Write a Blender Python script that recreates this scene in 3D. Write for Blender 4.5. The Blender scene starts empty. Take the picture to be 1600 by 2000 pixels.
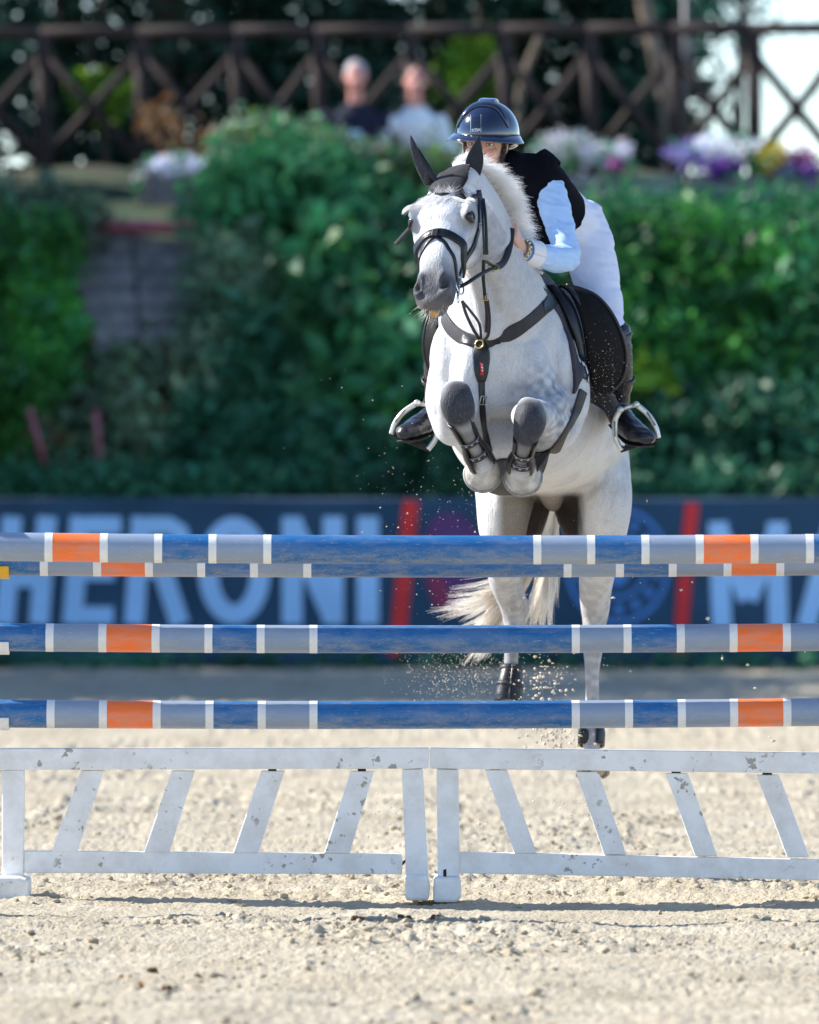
import bpy, bmesh, math, random
import numpy as np
from mathutils import Vector, Matrix, Euler
from mathutils.bvhtree import BVHTree

random.seed(7)
RNG = np.random.default_rng(11)
SC = bpy.context.scene
COL = SC.collection
R = math.radians

# ------------------------------------------------------------------ camera
DIST, CAMH, FPX, HOR = 34.0, 1.75, 18020.0, 830.0      # metres to the back rails, lens height, focal length in 1600-px-wide pixels, horizon row
cd = bpy.data.cameras.new('camera')
cam = bpy.data.objects.new('camera', cd)
COL.objects.link(cam)
cd.sensor_fit = 'HORIZONTAL'
cd.sensor_width = 24.0
cd.lens = FPX / 1600.0 * 24.0
cd.clip_start = 1.0
cd.clip_end = 6000.0
cam.location = (0, -DIST, CAMH)
cam.rotation_euler = (math.pi / 2 - math.atan((1000 - HOR) / FPX), 0, 0)
cd.dof.use_dof = True
cd.dof.focus_distance = DIST - 0.05
cd.dof.aperture_fstop = 2.9
cd.dof.aperture_blades = 0
SC.camera = cam

# ------------------------------------------------------------------ sky and sun
SUN_EL, SUN_AZ = R(36), R(-75)        # azimuth measured from +Y towards +X: left of the picture, a little behind the jump
world = bpy.data.worlds.new('World')
SC.world = world
world.use_nodes = True
nt = world.node_tree
nt.nodes.clear()
sky = nt.nodes.new('ShaderNodeTexSky')
sky.sky_type = 'NISHITA'
sky.sun_disc = False
sky.sun_elevation = SUN_EL
sky.sun_rotation = SUN_AZ
sky.air_density = 1.0
sky.dust_density = 0.0
sky.altitude = 2500.0
sky.ozone_density = 2.0
bg = nt.nodes.new('ShaderNodeBackground')
bg.inputs['Strength'].default_value = 0.15
out = nt.nodes.new('ShaderNodeOutputWorld')
nt.links.new(sky.outputs[0], bg.inputs[0])
nt.links.new(bg.outputs[0], out.inputs[0])
SUNV = Vector((math.sin(SUN_AZ) * math.cos(SUN_EL), math.cos(SUN_AZ) * math.cos(SUN_EL), math.sin(SUN_EL)))
sl = bpy.data.lights.new('sun', 'SUN')
sl.energy = 5.0
sl.angle = R(0.53)
sl.color = (1.0, 0.95, 0.88)
sun = bpy.data.objects.new('sun', sl)
COL.objects.link(sun)
sun.rotation_euler = SUNV.to_track_quat('Z', 'Y').to_euler()
sun.location = SUNV * 60

SC.view_settings.view_transform = 'Standard'
SC.view_settings.look = 'None'
SC.view_settings.gamma = 1.0
SC.view_settings.exposure = 0.86
SC.view_settings.use_curve_mapping = False
SC.render.engine = 'CYCLES'
SC.cycles.use_denoising = True
try:
    SC.cycles.denoiser = 'OPENIMAGEDENOISE'
except Exception:
    pass
SC.cycles.max_bounces = 8
SC.cycles.diffuse_bounces = 6
SC.cycles.transparent_max_bounces = 6
SC.cycles.sample_clamp_indirect = 6.0
SC.cycles.caustics_reflective = False
SC.cycles.caustics_refractive = False

# ------------------------------------------------------------------ helpers
def W(u, v, Y):
    """world point at depth Y that stands at (u, v) of a 1600 x 2000 frame"""
    s = FPX / (DIST + Y)
    return Vector(((u - 800.0) / s, Y, CAMH + (HOR - v) / s))

def px(Y):
    return FPX / (DIST + Y)

def mesh_np(name, V, F, smooth=True):
    V = np.asarray(V, dtype=np.float32)
    me = bpy.data.meshes.new(name)
    if isinstance(F, np.ndarray):
        m, k = F.shape
        me.vertices.add(len(V))
        me.vertices.foreach_set('co', V.ravel())
        me.loops.add(m * k)
        me.loops.foreach_set('vertex_index', F.astype(np.int32).ravel())
        me.polygons.add(m)
        me.polygons.foreach_set('loop_start', np.arange(0, m * k, k, dtype=np.int32))
        me.update(calc_edges=True)
    else:
        me.from_pydata([tuple(map(float, p)) for p in V], [], F)
    if smooth:
        me.polygons.foreach_set('use_smooth', np.ones(len(me.polygons), dtype=bool))
    me.update()
    return me

def link(name, me, mat=None, parent=None):
    o = bpy.data.objects.new(name, me)
    COL.objects.link(o)
    if mat is not None:
        me.materials.append(mat)
    if parent is not None:
        o.parent = parent
        base = parent.location.copy()
        if parent.parent is not None:
            base = base + parent.parent.location
        o.location = -base if base.length > 0 else (0, 0, 0)
    return o

def thing(name, loc, label, cat, group=None):
    o = bpy.data.objects.new(name, None)
    o.empty_display_size = 0.1
    COL.objects.link(o)
    o.location = loc
    return tag(o, label, cat, group)

def tag(o, label=None, cat=None, group=None, kind=None):
    if label: o['label'] = label
    if cat: o['category'] = cat
    if group: o['group'] = group
    if kind: o['kind'] = kind
    return o

class MB:
    """collects shapes, builds one mesh object in world coordinates"""
    def __init__(self):
        self.v, self.f = [], []
    def add(self, V, F):
        n = len(self.v)
        self.v.extend([Vector(p) for p in V])
        self.f.extend([tuple(i + n for i in f) for f in F])
        return self
    def box(self, c, h, rot=None):
        c = Vector(c)
        P = [Vector((x, y, z)) for x in (-h[0], h[0]) for y in (-h[1], h[1]) for z in (-h[2], h[2])]
        if rot is not None:
            P = [rot @ p for p in P]
        return self.add([c + p for p in P], [(0, 1, 3, 2), (4, 6, 7, 5), (0, 4, 5, 1), (2, 3, 7, 6), (0, 2, 6, 4), (1, 5, 7, 3)])
    def prism(self, poly, y0, y1):
        """poly: list of (x, z); extruded along Y"""
        n = len(poly)
        V = [(p[0], y0, p[1]) for p in poly] + [(p[0], y1, p[1]) for p in poly]
        F = [tuple(range(n)), tuple(range(2 * n - 1, n - 1, -1))]
        F += [(i, i + n, (i + 1) % n + n, (i + 1) % n) for i in range(n)]
        return self.add(V, F)
    def tube(self, pts, r, n=8, caps=True):
        pts = [Vector(p) for p in pts]
        rr = r if isinstance(r, (list, tuple)) else [r] * len(pts)
        V, F = [], []
        up = None
        for i, p in enumerate(pts):
            t = (pts[min(i + 1, len(pts) - 1)] - pts[max(i - 1, 0)]).normalized()
            if up is None:
                up = Vector((0, 0, 1)) if abs(t.z) < 0.9 else Vector((0, 1, 0))
            s = t.cross(up)
            if s.length < 1e-4:
                s = t.cross(Vector((1, 0.3, 0)))
            s.normalize()
            up = s.cross(t).normalized()
            for k in range(n):
                a = 2 * math.pi * k / n
                V.append(p + (s * math.cos(a) + up * math.sin(a)) * rr[i])
        m = len(pts)
        for i in range(m - 1):
            for k in range(n):
                F.append((i * n + k, i * n + (k + 1) % n, (i + 1) * n + (k + 1) % n, (i + 1) * n + k))
        if caps:
            F.append(tuple(range(n - 1, -1, -1)))
            F.append(tuple((m - 1) * n + k for k in range(n)))
        return self.add(V, F)
    def ball(self, c, r, nu=16, nv=10, rot=None):
        c = Vector(c)
        r = Vector(r) if hasattr(r, '__len__') else Vector((r, r, r))
        V = [Vector((0, 0, r.z))]
        for i in range(1, nv):
            th = math.pi * i / nv
            for k in range(nu):
                a = 2 * math.pi * k / nu
                V.append(Vector((r.x * math.sin(th) * math.cos(a), r.y * math.sin(th) * math.sin(a), r.z * math.cos(th))))
        V.append(Vector((0, 0, -r.z)))
        if rot is not None:
            V = [rot @ p for p in V]
        F = [(0, 1 + k, 1 + (k + 1) % nu) for k in range(nu)]
        for i in range(nv - 2):
            for k in range(nu):
                a, b = 1 + i * nu + k, 1 + i * nu + (k + 1) % nu
                F.append((a, a + nu, b + nu, b))
        l = len(V) - 1
        o = 1 + (nv - 2) * nu
        F += [(l, o + (k + 1) % nu, o + k) for k in range(nu)]
        return self.add([c + p for p in V], F)
    def loft(self, st, n=24, hint=(0, 0, 1), sub=4, round_ends=True):
        """st: list of (centre, a, b_up, b_down, exponent); closed loft through smoothly resampled stations"""
        S = []
        for s in st:
            c = Vector(s[0]); a = s[1]; bu = s[2] if len(s) > 2 else a
            bd = s[3] if len(s) > 3 and s[3] is not None else bu
            e = s[4] if len(s) > 4 else 2.0
            S.append(np.array([c.x, c.y, c.z, a, bu, bd, e]))
        Q = catmull(S, sub)
        C = [Vector(q[:3]) for q in Q]
        hint = Vector(hint)
        rings = []
        m = len(Q)
        for i in range(m):
            t = (C[min(i + 1, m - 1)] - C[max(i - 1, 0)]).normalized()
            up = hint - t * hint.dot(t)
            if up.length < 1e-3:
                up = Vector((0, 1, 0)) - t * t.y
            up.normalize()
            sd = t.cross(up)
            rings.append((C[i], t, up, sd, Q[i][3], Q[i][4], Q[i][5], Q[i][6]))
        if round_ends:
            def cap(r, sign):
                o = []
                L = min(r[4], r[5]) * 0.8
                for k in (0.35, 0.65, 0.9):
                    sc = math.sqrt(max(0.0, 1 - k * k))
                    o.append((r[0] + r[1] * (sign * L * k), r[1], r[2], r[3], r[4] * sc, r[5] * sc, r[6] * sc, r[7]))
                return o
            rings = cap(rings[0], -1)[::-1] + rings + cap(rings[-1], 1)
        V, F = [], []
        for (c, t, up, sd, a, bu, bd, e) in rings:
            for k in range(n):
                ang = 2 * math.pi * k / n
                cx, sx = math.cos(ang), math.sin(ang)
                pc = math.copysign(abs(cx) ** (2 / e), cx)
                ps = math.copysign(abs(sx) ** (2 / e), sx)
                V.append(c + sd * (a * pc) + up * ((bu if ps > 0 else bd) * ps))
        m = len(rings)
        for i in range(m - 1):
            for k in range(n):
                F.append((i * n + k, i * n + (k + 1) % n, (i + 1) * n + (k + 1) % n, (i + 1) * n + k))
        c0, c1 = len(V), len(V) + 1
        V.append(sum((V[k] for k in range(n)), Vector()) / n)
        V.append(sum((V[(m - 1) * n + k] for k in range(n)), Vector()) / n)
        for k in range(n):
            F.append((c0, (k + 1) % n, k))
            F.append((c1, (m - 1) * n + k, (m - 1) * n + (k + 1) % n))
        return self.add(V, F)
    def build(self, name, mat, parent=None, smooth=False, bevel=0.0, subsurf=0):
        me = bpy.data.meshes.new(name)
        me.from_pydata([tuple(p) for p in self.v], [], self.f)
        bm = bmesh.new(); bm.from_mesh(me)
        bmesh.ops.recalc_face_normals(bm, faces=bm.faces)
        bm.to_mesh(me); bm.free()
        if smooth:
            me.polygons.foreach_set('use_smooth', np.ones(len(me.polygons), dtype=bool))
        me.update()
        o = link(name, me, mat, parent)
        if bevel > 0:
            b = o.modifiers.new('bevel', 'BEVEL'); b.width = bevel; b.segments = 2; b.limit_method = 'ANGLE'
        if subsurf:
            s = o.modifiers.new('sub', 'SUBSURF'); s.levels = subsurf; s.render_levels = subsurf
        return o
    def voxel(self, name, size, smooth=6, factor=0.5):
        """one continuous skin over everything collected; returns a mesh datablock"""
        me = bpy.data.meshes.new(name + '_raw')
        me.from_pydata([tuple(p) for p in self.v], [], self.f)
        bm = bmesh.new(); bm.from_mesh(me)
        bmesh.ops.triangulate(bm, faces=bm.faces)
        bmesh.ops.recalc_face_normals(bm, faces=bm.faces)
        bm.to_mesh(me); bm.free()
        o = bpy.data.objects.new('tmp', me)
        COL.objects.link(o)
        rm = o.modifiers.new('r', 'REMESH'); rm.mode = 'VOXEL'; rm.voxel_size = size
        if smooth:
            sm = o.modifiers.new('s', 'SMOOTH'); sm.factor = factor; sm.iterations = smooth
        dg = bpy.context.evaluated_depsgraph_get()
        dg.update()
        ev = o.evaluated_get(dg)
        res = bpy.data.meshes.new_from_object(ev, depsgraph=dg)
        bpy.data.objects.remove(o)
        bpy.data.meshes.remove(me)
        res.name = name
        res.polygons.foreach_set('use_smooth', np.ones(len(res.polygons), dtype=bool))
        res.update()
        return res

def catmull(S, sub):
    S = [np.asarray(s, dtype=float) for s in S]
    if len(S) < 3 or sub <= 1:
        return S
    o = []
    for i in range(len(S) - 1):
        p0, p1, p2, p3 = S[max(i - 1, 0)], S[i], S[i + 1], S[min(i + 2, len(S) - 1)]
        for k in range(sub):
            t = k / sub
            o.append(0.5 * ((2 * p1) + (p2 - p0) * t + (2 * p0 - 5 * p1 + 4 * p2 - p3) * t * t + (3 * p1 - p0 - 3 * p2 + p3) * t ** 3))
    o.append(S[-1])
    return o

def curve(pts, sub=6):
    return [Vector(p) for p in catmull([np.array(p, dtype=float) for p in pts], sub)]

def verts_np(me):
    a = np.empty(len(me.vertices) * 3, dtype=np.float32)
    me.vertices.foreach_get('co', a)
    return a.reshape(-1, 3)

def set_verts(me, V):
    me.vertices.foreach_set('co', V.astype(np.float32).ravel())
    me.update()

def norms_np(me):
    a = np.empty(len(me.vertices) * 3, dtype=np.float32)
    me.vertex_normals.foreach_get('vector', a) if hasattr(me, 'vertex_normals') else me.vertices.foreach_get('normal', a)
    return a.reshape(-1, 3)

def color_attr(me, name, C):
    at = me.color_attributes.new(name, 'FLOAT_COLOR', 'POINT')
    C4 = np.ones((len(C), 4), dtype=np.float32)
    C4[:, :3] = C
    at.data.foreach_set('color', C4.ravel())

def _h(ix, iy, iz, seed):
    n = (ix * 374761393 + iy * 668265263 + iz * 2147483647 + seed * 974634777) & 0xFFFFFFFF
    n = ((n ^ (n >> 13)) * 1274126177) & 0xFFFFFFFF
    n = n ^ (n >> 16)
    return (n & 0xFFFFFF) / float(0xFFFFFF)

def vnoise(x, y, z=0.0, seed=0):
    """smooth value noise in 0..1 on numpy arrays"""
    x = np.asarray(x, dtype=np.float64); y = np.asarray(y, dtype=np.float64); z = np.asarray(z, dtype=np.float64) + 0 * x
    ix, iy, iz = np.floor(x).astype(np.int64), np.floor(y).astype(np.int64), np.floor(z).astype(np.int64)
    fx, fy, fz = x - ix, y - iy, z - iz
    fx, fy, fz = [f * f * (3 - 2 * f) for f in (fx, fy, fz)]
    r = 0
    for dx in (0, 1):
        for dy in (0, 1):
            for dz in (0, 1):
                w = (fx if dx else 1 - fx) * (fy if dy else 1 - fy) * (fz if dz else 1 - fz)
                r = r + w * _h(ix + dx, iy + dy, iz + dz, seed)
    return r

# ------------------------------------------------------------------ materials
def mat(name, base=(0.5, 0.5, 0.5), rough=0.6, var=0.12, scale=12.0, bump=0.0, bscale=60.0, metal=0.0,
        spec=0.4, coat=0.0, sheen=0.0, color2=None, attr=None, detail=4.0, mix=None, rvar=0.0, sss=0.0, stretch=None, trans=0.0):
    m = bpy.data.materials.new(name)
    m.use_nodes = True
    t = m.node_tree
    b = t.nodes['Principled BSDF']
    tc = t.nodes.new('ShaderNodeTexCoord')
    src = tc.outputs['Object']
    if stretch:
        mp = t.nodes.new('ShaderNodeMapping'); mp.inputs['Scale'].default_value = stretch
        t.links.new(src, mp.inputs[0]); src = mp.outputs[0]
    nz = t.nodes.new('ShaderNodeTexNoise')
    nz.inputs['Scale'].default_value = scale
    nz.inputs['Detail'].default_value = detail
    t.links.new(src, nz.inputs['Vector'])
    mx = t.nodes.new('ShaderNodeMix'); mx.data_type = 'RGBA'
    c1 = tuple(min(1, c * (1 + var)) for c in base) + (1,)
    c2 = tuple(c * (1 - var) for c in base) + (1,) if color2 is None else tuple(color2) + (1,)
    rp = t.nodes.new('ShaderNodeMapRange')
    lo, hi = mix if mix else (0.3, 0.7)
    rp.inputs['From Min'].default_value = lo; rp.inputs['From Max'].default_value = hi
    t.links.new(nz.outputs[0], rp.inputs[0])
    t.links.new(rp.outputs[0], mx.inputs['Factor'])
    mx.inputs['A'].default_value = c1; mx.inputs['B'].default_value = c2
    colout = mx.outputs['Result']
    if attr:
        at = t.nodes.new('ShaderNodeAttribute'); at.attribute_name = attr
        ml = t.nodes.new('ShaderNodeMix'); ml.data_type = 'RGBA'; ml.blend_type = 'MULTIPLY'
        ml.inputs['Factor'].default_value = 1.0
        t.links.new(colout, ml.inputs['A']); t.links.new(at.outputs['Color'], ml.inputs['B'])
        colout = ml.outputs['Result']
    t.links.new(colout, b.inputs['Base Color'])
    b.inputs['Roughness'].default_value = rough
    if rvar > 0:
        r2 = t.nodes.new('ShaderNodeMapRange')
        r2.inputs['To Min'].default_value = max(0.02, rough - rvar); r2.inputs['To Max'].default_value = min(1, rough + rvar)
        t.links.new(nz.outputs[0], r2.inputs[0]); t.links.new(r2.outputs[0], b.inputs['Roughness'])
    b.inputs['Metallic'].default_value = metal
    b.inputs['Specular IOR Level'].default_value = spec
    b.inputs['Coat Weight'].default_value = coat
    b.inputs['Coat Roughness'].default_value = 0.06
    b.inputs['Sheen Weight'].default_value = sheen
    if sss > 0:
        b.inputs['Subsurface Weight'].default_value = sss
        b.inputs['Subsurface Radius'].default_value = (0.012, 0.004, 0.002)
        b.inputs['Subsurface Scale'].default_value = 0.4
    if bump > 0:
        n2 = t.nodes.new('ShaderNodeTexNoise'); n2.inputs['Scale'].default_value = bscale; n2.inputs['Detail'].default_value = 5.0
        t.links.new(src, n2.inputs['Vector'])
        bp = t.nodes.new('ShaderNodeBump'); bp.inputs['Strength'].default_value = bump; bp.inputs['Distance'].default_value = 0.01
        t.links.new(n2.outputs[0], bp.inputs['Height']); t.links.new(bp.outputs[0], b.inputs['Normal'])
    if trans > 0:
        tl = t.nodes.new('ShaderNodeBsdfTranslucent')
        t.links.new(colout, tl.inputs['Color'])
        ms = t.nodes.new('ShaderNodeMixShader'); ms.inputs[0].default_value = trans
        o = t.nodes['Material Output']
        t.links.new(b.outputs[0], ms.inputs[1]); t.links.new(tl.outputs[0], ms.inputs[2]); t.links.new(ms.outputs[0], o.inputs[0])
    return m
# ------------------------------------------------------------------ sand arena: one sheet, fine relief where the lens sees it
def sand_height(X, Y):
    h = 0.036 * (vnoise(X * 1.1, Y * 0.9, 0, 1) - 0.5)
    h += 0.022 * (vnoise(X * 5, Y * 4, 0, 2) - 0.5)
    n3 = vnoise(X * 15, Y * 12, 0, 3)
    patch = np.clip((0.6 * vnoise(X * 1.3, Y * .8, 0, 9) + .4 * vnoise(X * 3.1, Y * 2.2, 0, 19) - 0.42) * 4.0, 0, 1)
    h += 0.040 * np.clip(n3 - 0.45, 0, 1) * (0.12 + patch)
    n4 = vnoise(X * 42, Y * 30, 0, 4)
    h += 0.024 * np.clip(n4 - 0.4, 0, 1) * (0.22 + .9 * patch)
    h += 0.013 * vnoise(X * 85, Y * 50, 0, 5)
    h += 0.007 * np.sin(Y * 21 + 2.0 * vnoise(X * .8, Y * .8, 0, 23)) * (1 - patch)          # faint rake lines
    # raked / trodden flat strip under and just in front of the jump
    flat = np.exp(-((Y + 0.75) / 0.55) ** 2)
    h = h * (1 - 0.45 * flat)
    return h - 0.012

xs = np.concatenate([-np.geomspace(2.6, 2500, 60)[::-1], np.linspace(-2.55, 2.55, 520), np.geomspace(2.6, 2500, 60)])
ys = np.concatenate([-34 - np.geomspace(0.5, 1500, 20)[::-1], np.linspace(-34, -9.1, 30), np.arange(-9, 3, 0.024), np.linspace(3.03, 12, 170),
                     np.linspace(12.2, 36, 100), np.geomspace(38, 3000, 25)])
GX, GY = np.meshgrid(xs, ys)
fade = np.clip((3.6 - np.abs(GX)) / 1.0, 0.0, 1) * np.clip((40 - GY) / 10, 0, 1)
GZ = sand_height(GX, GY) * fade - 0.02 * (1 - fade)
nx, ny = len(xs), len(ys)
V = np.stack([GX, GY, GZ], -1).reshape(-1, 3)
I = np.arange(nx * ny).reshape(ny, nx)
F = np.stack([I[:-1, :-1], I[:-1, 1:], I[1:, 1:], I[1:, :-1]], -1).reshape(-1, 4)
M_sand = mat('sand', (0.505, 0.450, 0.345), rough=0.95, var=0.06, scale=2.2, color2=(0.41, 0.350, 0.25), detail=9, bump=1.0, bscale=75, spec=0.1)
tag(link('arena_ground', mesh_np('arena_ground', V, F), M_sand), 'pale sandy riding arena floor trodden into clods', kind='structure')

def ground_z(x, y):
    return float(sand_height(np.array([x]), np.array([y]))[0])

# loose clods
def clod_mesh():
    bm = bmesh.new()
    bmesh.ops.create_icosphere(bm, subdivisions=1, radius=1.0)
    V = np.array([v.co[:] for v in bm.verts]); F = np.array([[v.index for v in f.verts] for f in bm.faces])
    bm.free()
    return V, F
ICO_V, ICO_F = clod_mesh()

def scatter_lumps(P, S, seed, squash=0.7):
    r = np.random.default_rng(seed)
    n = len(P)
    jit = 1 + 0.55 * (r.random((n, len(ICO_V), 1)) - 0.5) * 2
    V = ICO_V[None] * jit
    ang = r.random(n) * 6.283
    c, s = np.cos(ang), np.sin(ang)
    x = V[:, :, 0] * c[:, None] - V[:, :, 1] * s[:, None]
    y = V[:, :, 0] * s[:, None] + V[:, :, 1] * c[:, None]
    V = np.stack([x * (0.7 + 0.6 * r.random((n, 1))), y, V[:, :, 2] * squash * (0.7 + 0.6 * r.random((n, 1)))], -1) * S[:, None, None] + P[:, None, :]
    F = ICO_F[None] + (np.arange(n) * len(ICO_V))[:, None, None]
    return V.reshape(-1, 3), F.reshape(-1, 3)

n = 26000
cx = RNG.uniform(-2.4, 2.4, n); cy = np.concatenate([RNG.uniform(-8, -1.0, n // 2), RNG.uniform(-1.0, 8, n - n // 2)])
keep = (0.6 * vnoise(cx * 1.3, cy * .8, 0, 9) + .4 * vnoise(cx * 3.1, cy * 2.2, 0, 19) > 0.34 + 0.24 * RNG.random(n)) & (np.exp(-((cy + 0.75) / 0.5) ** 2) < 0.6 + 0.4 * (RNG.random(n) > 0.85))
cx, cy = cx[keep], cy[keep]
sz = 0.0022 + 0.016 * RNG.random(len(cx)) ** 8
P = np.stack([cx, cy, sand_height(cx, cy) + sz * 0.3], -1)
V, F = scatter_lumps(P, sz, 3)
M_clod = mat('sand_clod', (0.47, 0.40, 0.29), rough=0.95, var=0.12, scale=8, bump=0.8, bscale=150, spec=0.1)
tag(link('sand_clods', mesh_np('sand_clods', V, F, smooth=False), M_clod), 'loose clods of damp sand lying on the arena floor', 'sand', kind='stuff')

# brown crumbs on the sand
M_dung = mat('dung', (0.13, 0.065, 0.025), rough=0.9, var=0.4, scale=120, bump=0.8, bscale=200)
M_leafdry = mat('dry_leaf', (0.35, 0.18, 0.06), rough=0.8, var=0.3, scale=60)
for (u, v, s, kind) in [(699, 1795, .022, 0), (791, 1790, .024, 0), (852, 1790, .026, 0), (762, 1797, .010, 1), (301, 1886, .022, 0), (244, 1897, .020, 1),
                        (200, 1911, .014, 1), (217, 1911, .012, 1), (270, 1926, .016, 1), (327, 1937, .016, 0), (392, 1912, .014, 1)]:
    d = FPX * CAMH / (v + 6 - HOR)
    y = d - DIST
    x = (u - 800) / px(y)
    z = ground_z(x, y)
    m = MB()
    r = random.Random(u)
    for k in range(7 if kind == 0 else 3):
        m.ball((x + r.uniform(-s, s) * .8, y + r.uniform(-s, s) * .6, z + s * r.uniform(.2, .9)), (s * r.uniform(.35, .6), s * r.uniform(.35, .6), s * r.uniform(.3, .5)), 7, 5)
    o = m.build('dung_crumb' if kind == 0 else 'dry_leaf_scrap', M_dung if kind == 0 else M_leafdry)
    for q in o.data.vertices:
        q.co += Vector((r.uniform(-1, 1), r.uniform(-1, 1), r.uniform(-1, 1))) * s * .08
    if kind == 0:
        tag(o, 'small dark brown dung crumb lying on the pale sand', 'dung', 'dung crumbs on the sand')
    else:
        tag(o, 'tiny reddish brown dry scrap lying on the pale sand', 'debris', 'dry scraps on the sand')

# ------------------------------------------------------------------ hillside behind the arena
def hill_z(x, y):
    z = np.interp(y, [33.7, 34.0, 35.2, 36.2, 36.9, 37.6, 38.1, 60, 3000], [-0.3, 0.25, 1.3, 2.6, 3.15, 3.3, 3.7, 3.75, 3.75])
    return z
xs = np.concatenate([-np.geomspace(8, 2500, 20)[::-1], np.linspace(-7.8, 7.8, 130), np.geomspace(8, 2500, 20)])
ys = np.concatenate([np.linspace(33.7, 40, 64), np.geomspace(41, 2900, 20)])
GX, GY = np.meshgrid(xs, ys)
GZ = hill_z(GX, GY) + 0.22 * (vnoise(GX * 1.2, GY * 1.2, 0, 21) - .5) * np.clip((GY - 33.8), 0, 1) * (GY < 60)
nx, ny = len(xs), len(ys)
V = np.stack([GX, GY, GZ], -1).reshape(-1, 3)
I = np.arange(nx * ny).reshape(ny, nx)
F = np.stack([I[:-1, :-1], I[:-1, 1:], I[1:, 1:], I[1:, :-1]], -1).reshape(-1, 4)
M_hill = mat('hill_earth', (0.03, 0.065, 0.035), rough=0.95, var=0.3, scale=3, color2=(0.07, 0.055, 0.035), bump=0.5, bscale=14)
tag(link('hillside', mesh_np('hillside', V, F), M_hill), 'overgrown earth bank rising behind the arena', kind='structure')

# ------------------------------------------------------------------ foliage
def leaf_mat(name, c, trans=0.25):
    return mat(name, c, rough=0.5, var=0.25, scale=1.7, attr='tint', spec=0.35, trans=trans)
M_leaf_dark = leaf_mat('leaf_dark', (0.036, 0.165, 0.088))
M_leaf_mid = leaf_mat('leaf_mid', (0.048, 0.235, 0.095), 0.3)
M_leaf_bright = leaf_mat('leaf_bright', (0.062, 0.30, 0.050), 0.35)
M_leaf_grey = leaf_mat('leaf_grey', (0.12, 0.22, 0.13), 0.2)
M_leaf_yellow = leaf_mat('leaf_yellow', (0.17, 0.36, 0.03), 0.45)
M_leaf_dry = leaf_mat('leaf_dry', (0.22, 0.13, 0.06), 0.3)
M_bark = mat('bark', (0.10, 0.07, 0.05), rough=0.9, var=0.35, scale=18, bump=0.8, bscale=30)

def leaves(blobs, n, size, seed, clump=0.10, up=0.4, per=14):
    """leaf quads gathered in clumps over ellipsoid blobs [(centre, radii)]"""
    r = np.random.default_rng(seed)
    vol = np.array([b[1][0] * b[1][1] * b[1][2] for b in blobs]) ** 0.7
    nc = max(1, n // per)
    which = r.choice(len(blobs), nc, p=vol / vol.sum())
    Cb = np.array([b[0] for b in blobs])[which]; Rb = np.array([b[1] for b in blobs])[which]
    d = r.normal(size=(nc, 3)); d /= np.linalg.norm(d, axis=1)[:, None]
    rad = (0.35 + 0.65 * r.random(nc) ** 0.45) * (0.85 + 0.3 * vnoise(d[:, 0] * 3 + seed, d[:, 1] * 3, d[:, 2] * 3, seed))
    C = Cb + d * Rb * rad[:, None]
    tint_c = 0.40 + 1.25 * vnoise(C[:, 0] * 1.6, C[:, 1] * 1.6, C[:, 2] * 1.6, seed + 5) * (0.7 + 0.6 * r.random(nc))
    P = np.repeat(C, per, 0) + r.normal(size=(nc * per, 3)) * clump
    tint = np.repeat(tint_c, per) * (0.8 + 0.4 * r.random(nc * per))
    m = len(P)
    nrm = r.normal(size=(m, 3)) + np.array([0, -0.4, up]); nrm /= np.linalg.norm(nrm, axis=1)[:, None]
    a = np.cross(nrm, r.normal(size=(m, 3))); a /= np.linalg.norm(a, axis=1)[:, None] + 1e-9
    b = np.cross(nrm, a)
    s = size * (0.6 + 0.8 * r.random((m, 1)))
    V = np.stack([P - a * s, P + b * s * 0.45 + nrm * s * .12, P + a * s, P - b * s * 0.45 + nrm * s * .12], 1).reshape(-1, 3)
    F = np.arange(m * 4).reshape(-1, 4)
    hue = r.random((m, 1))
    col = np.repeat(tint[:, None] * np.concatenate([0.8 + 0.5 * hue, np.ones((m, 1)), 0.85 + 0.3 * hue[::-1]], 1), 4, 0)
    return V, F, col

def foliage(name, blobs, n, size, material, parent, seed, **k):
    V, F, col = leaves(blobs, n, size, seed, **k)
    me = mesh_np(name, V, F, smooth=False)
    color_attr(me, 'tint', col)
    o = link(name, me, material, parent)
    o['kind'] = 'stuff'
    return o

def shrub(name, base, blobs, n, size, material, label, seed, group='shrubs on the bank behind the banner', extra=None, **k):
    t = thing(name, base, label, 'shrub', group)
    foliage('foliage', blobs, n, size, material, t, seed, **k)
    if extra:
        foliage('foliage', blobs, extra[0], extra[1], extra[2], t, seed + 77, **k)
    r = random.Random(seed)
    for (c, rad) in blobs[:5]:
        m = MB()
        b = Vector(base) + Vector((r.uniform(-.15, .15), r.uniform(-.1, .1), -.05))
        c = Vector(c)
        mid = (b + c) / 2 + Vector((r.uniform(-.1, .1), r.uniform(-.1, .1), 0))
        m.tube(curve([b, mid, c, c + Vector((r.uniform(-.2, .2), r.uniform(-.1, .1), rad[2] * .7))], 3), [.03, .028, .026, .024, .022, .02, .018, .015, .01, .006], 6)
        m.build('stem', M_bark, t, smooth=True)
    return t

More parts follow.
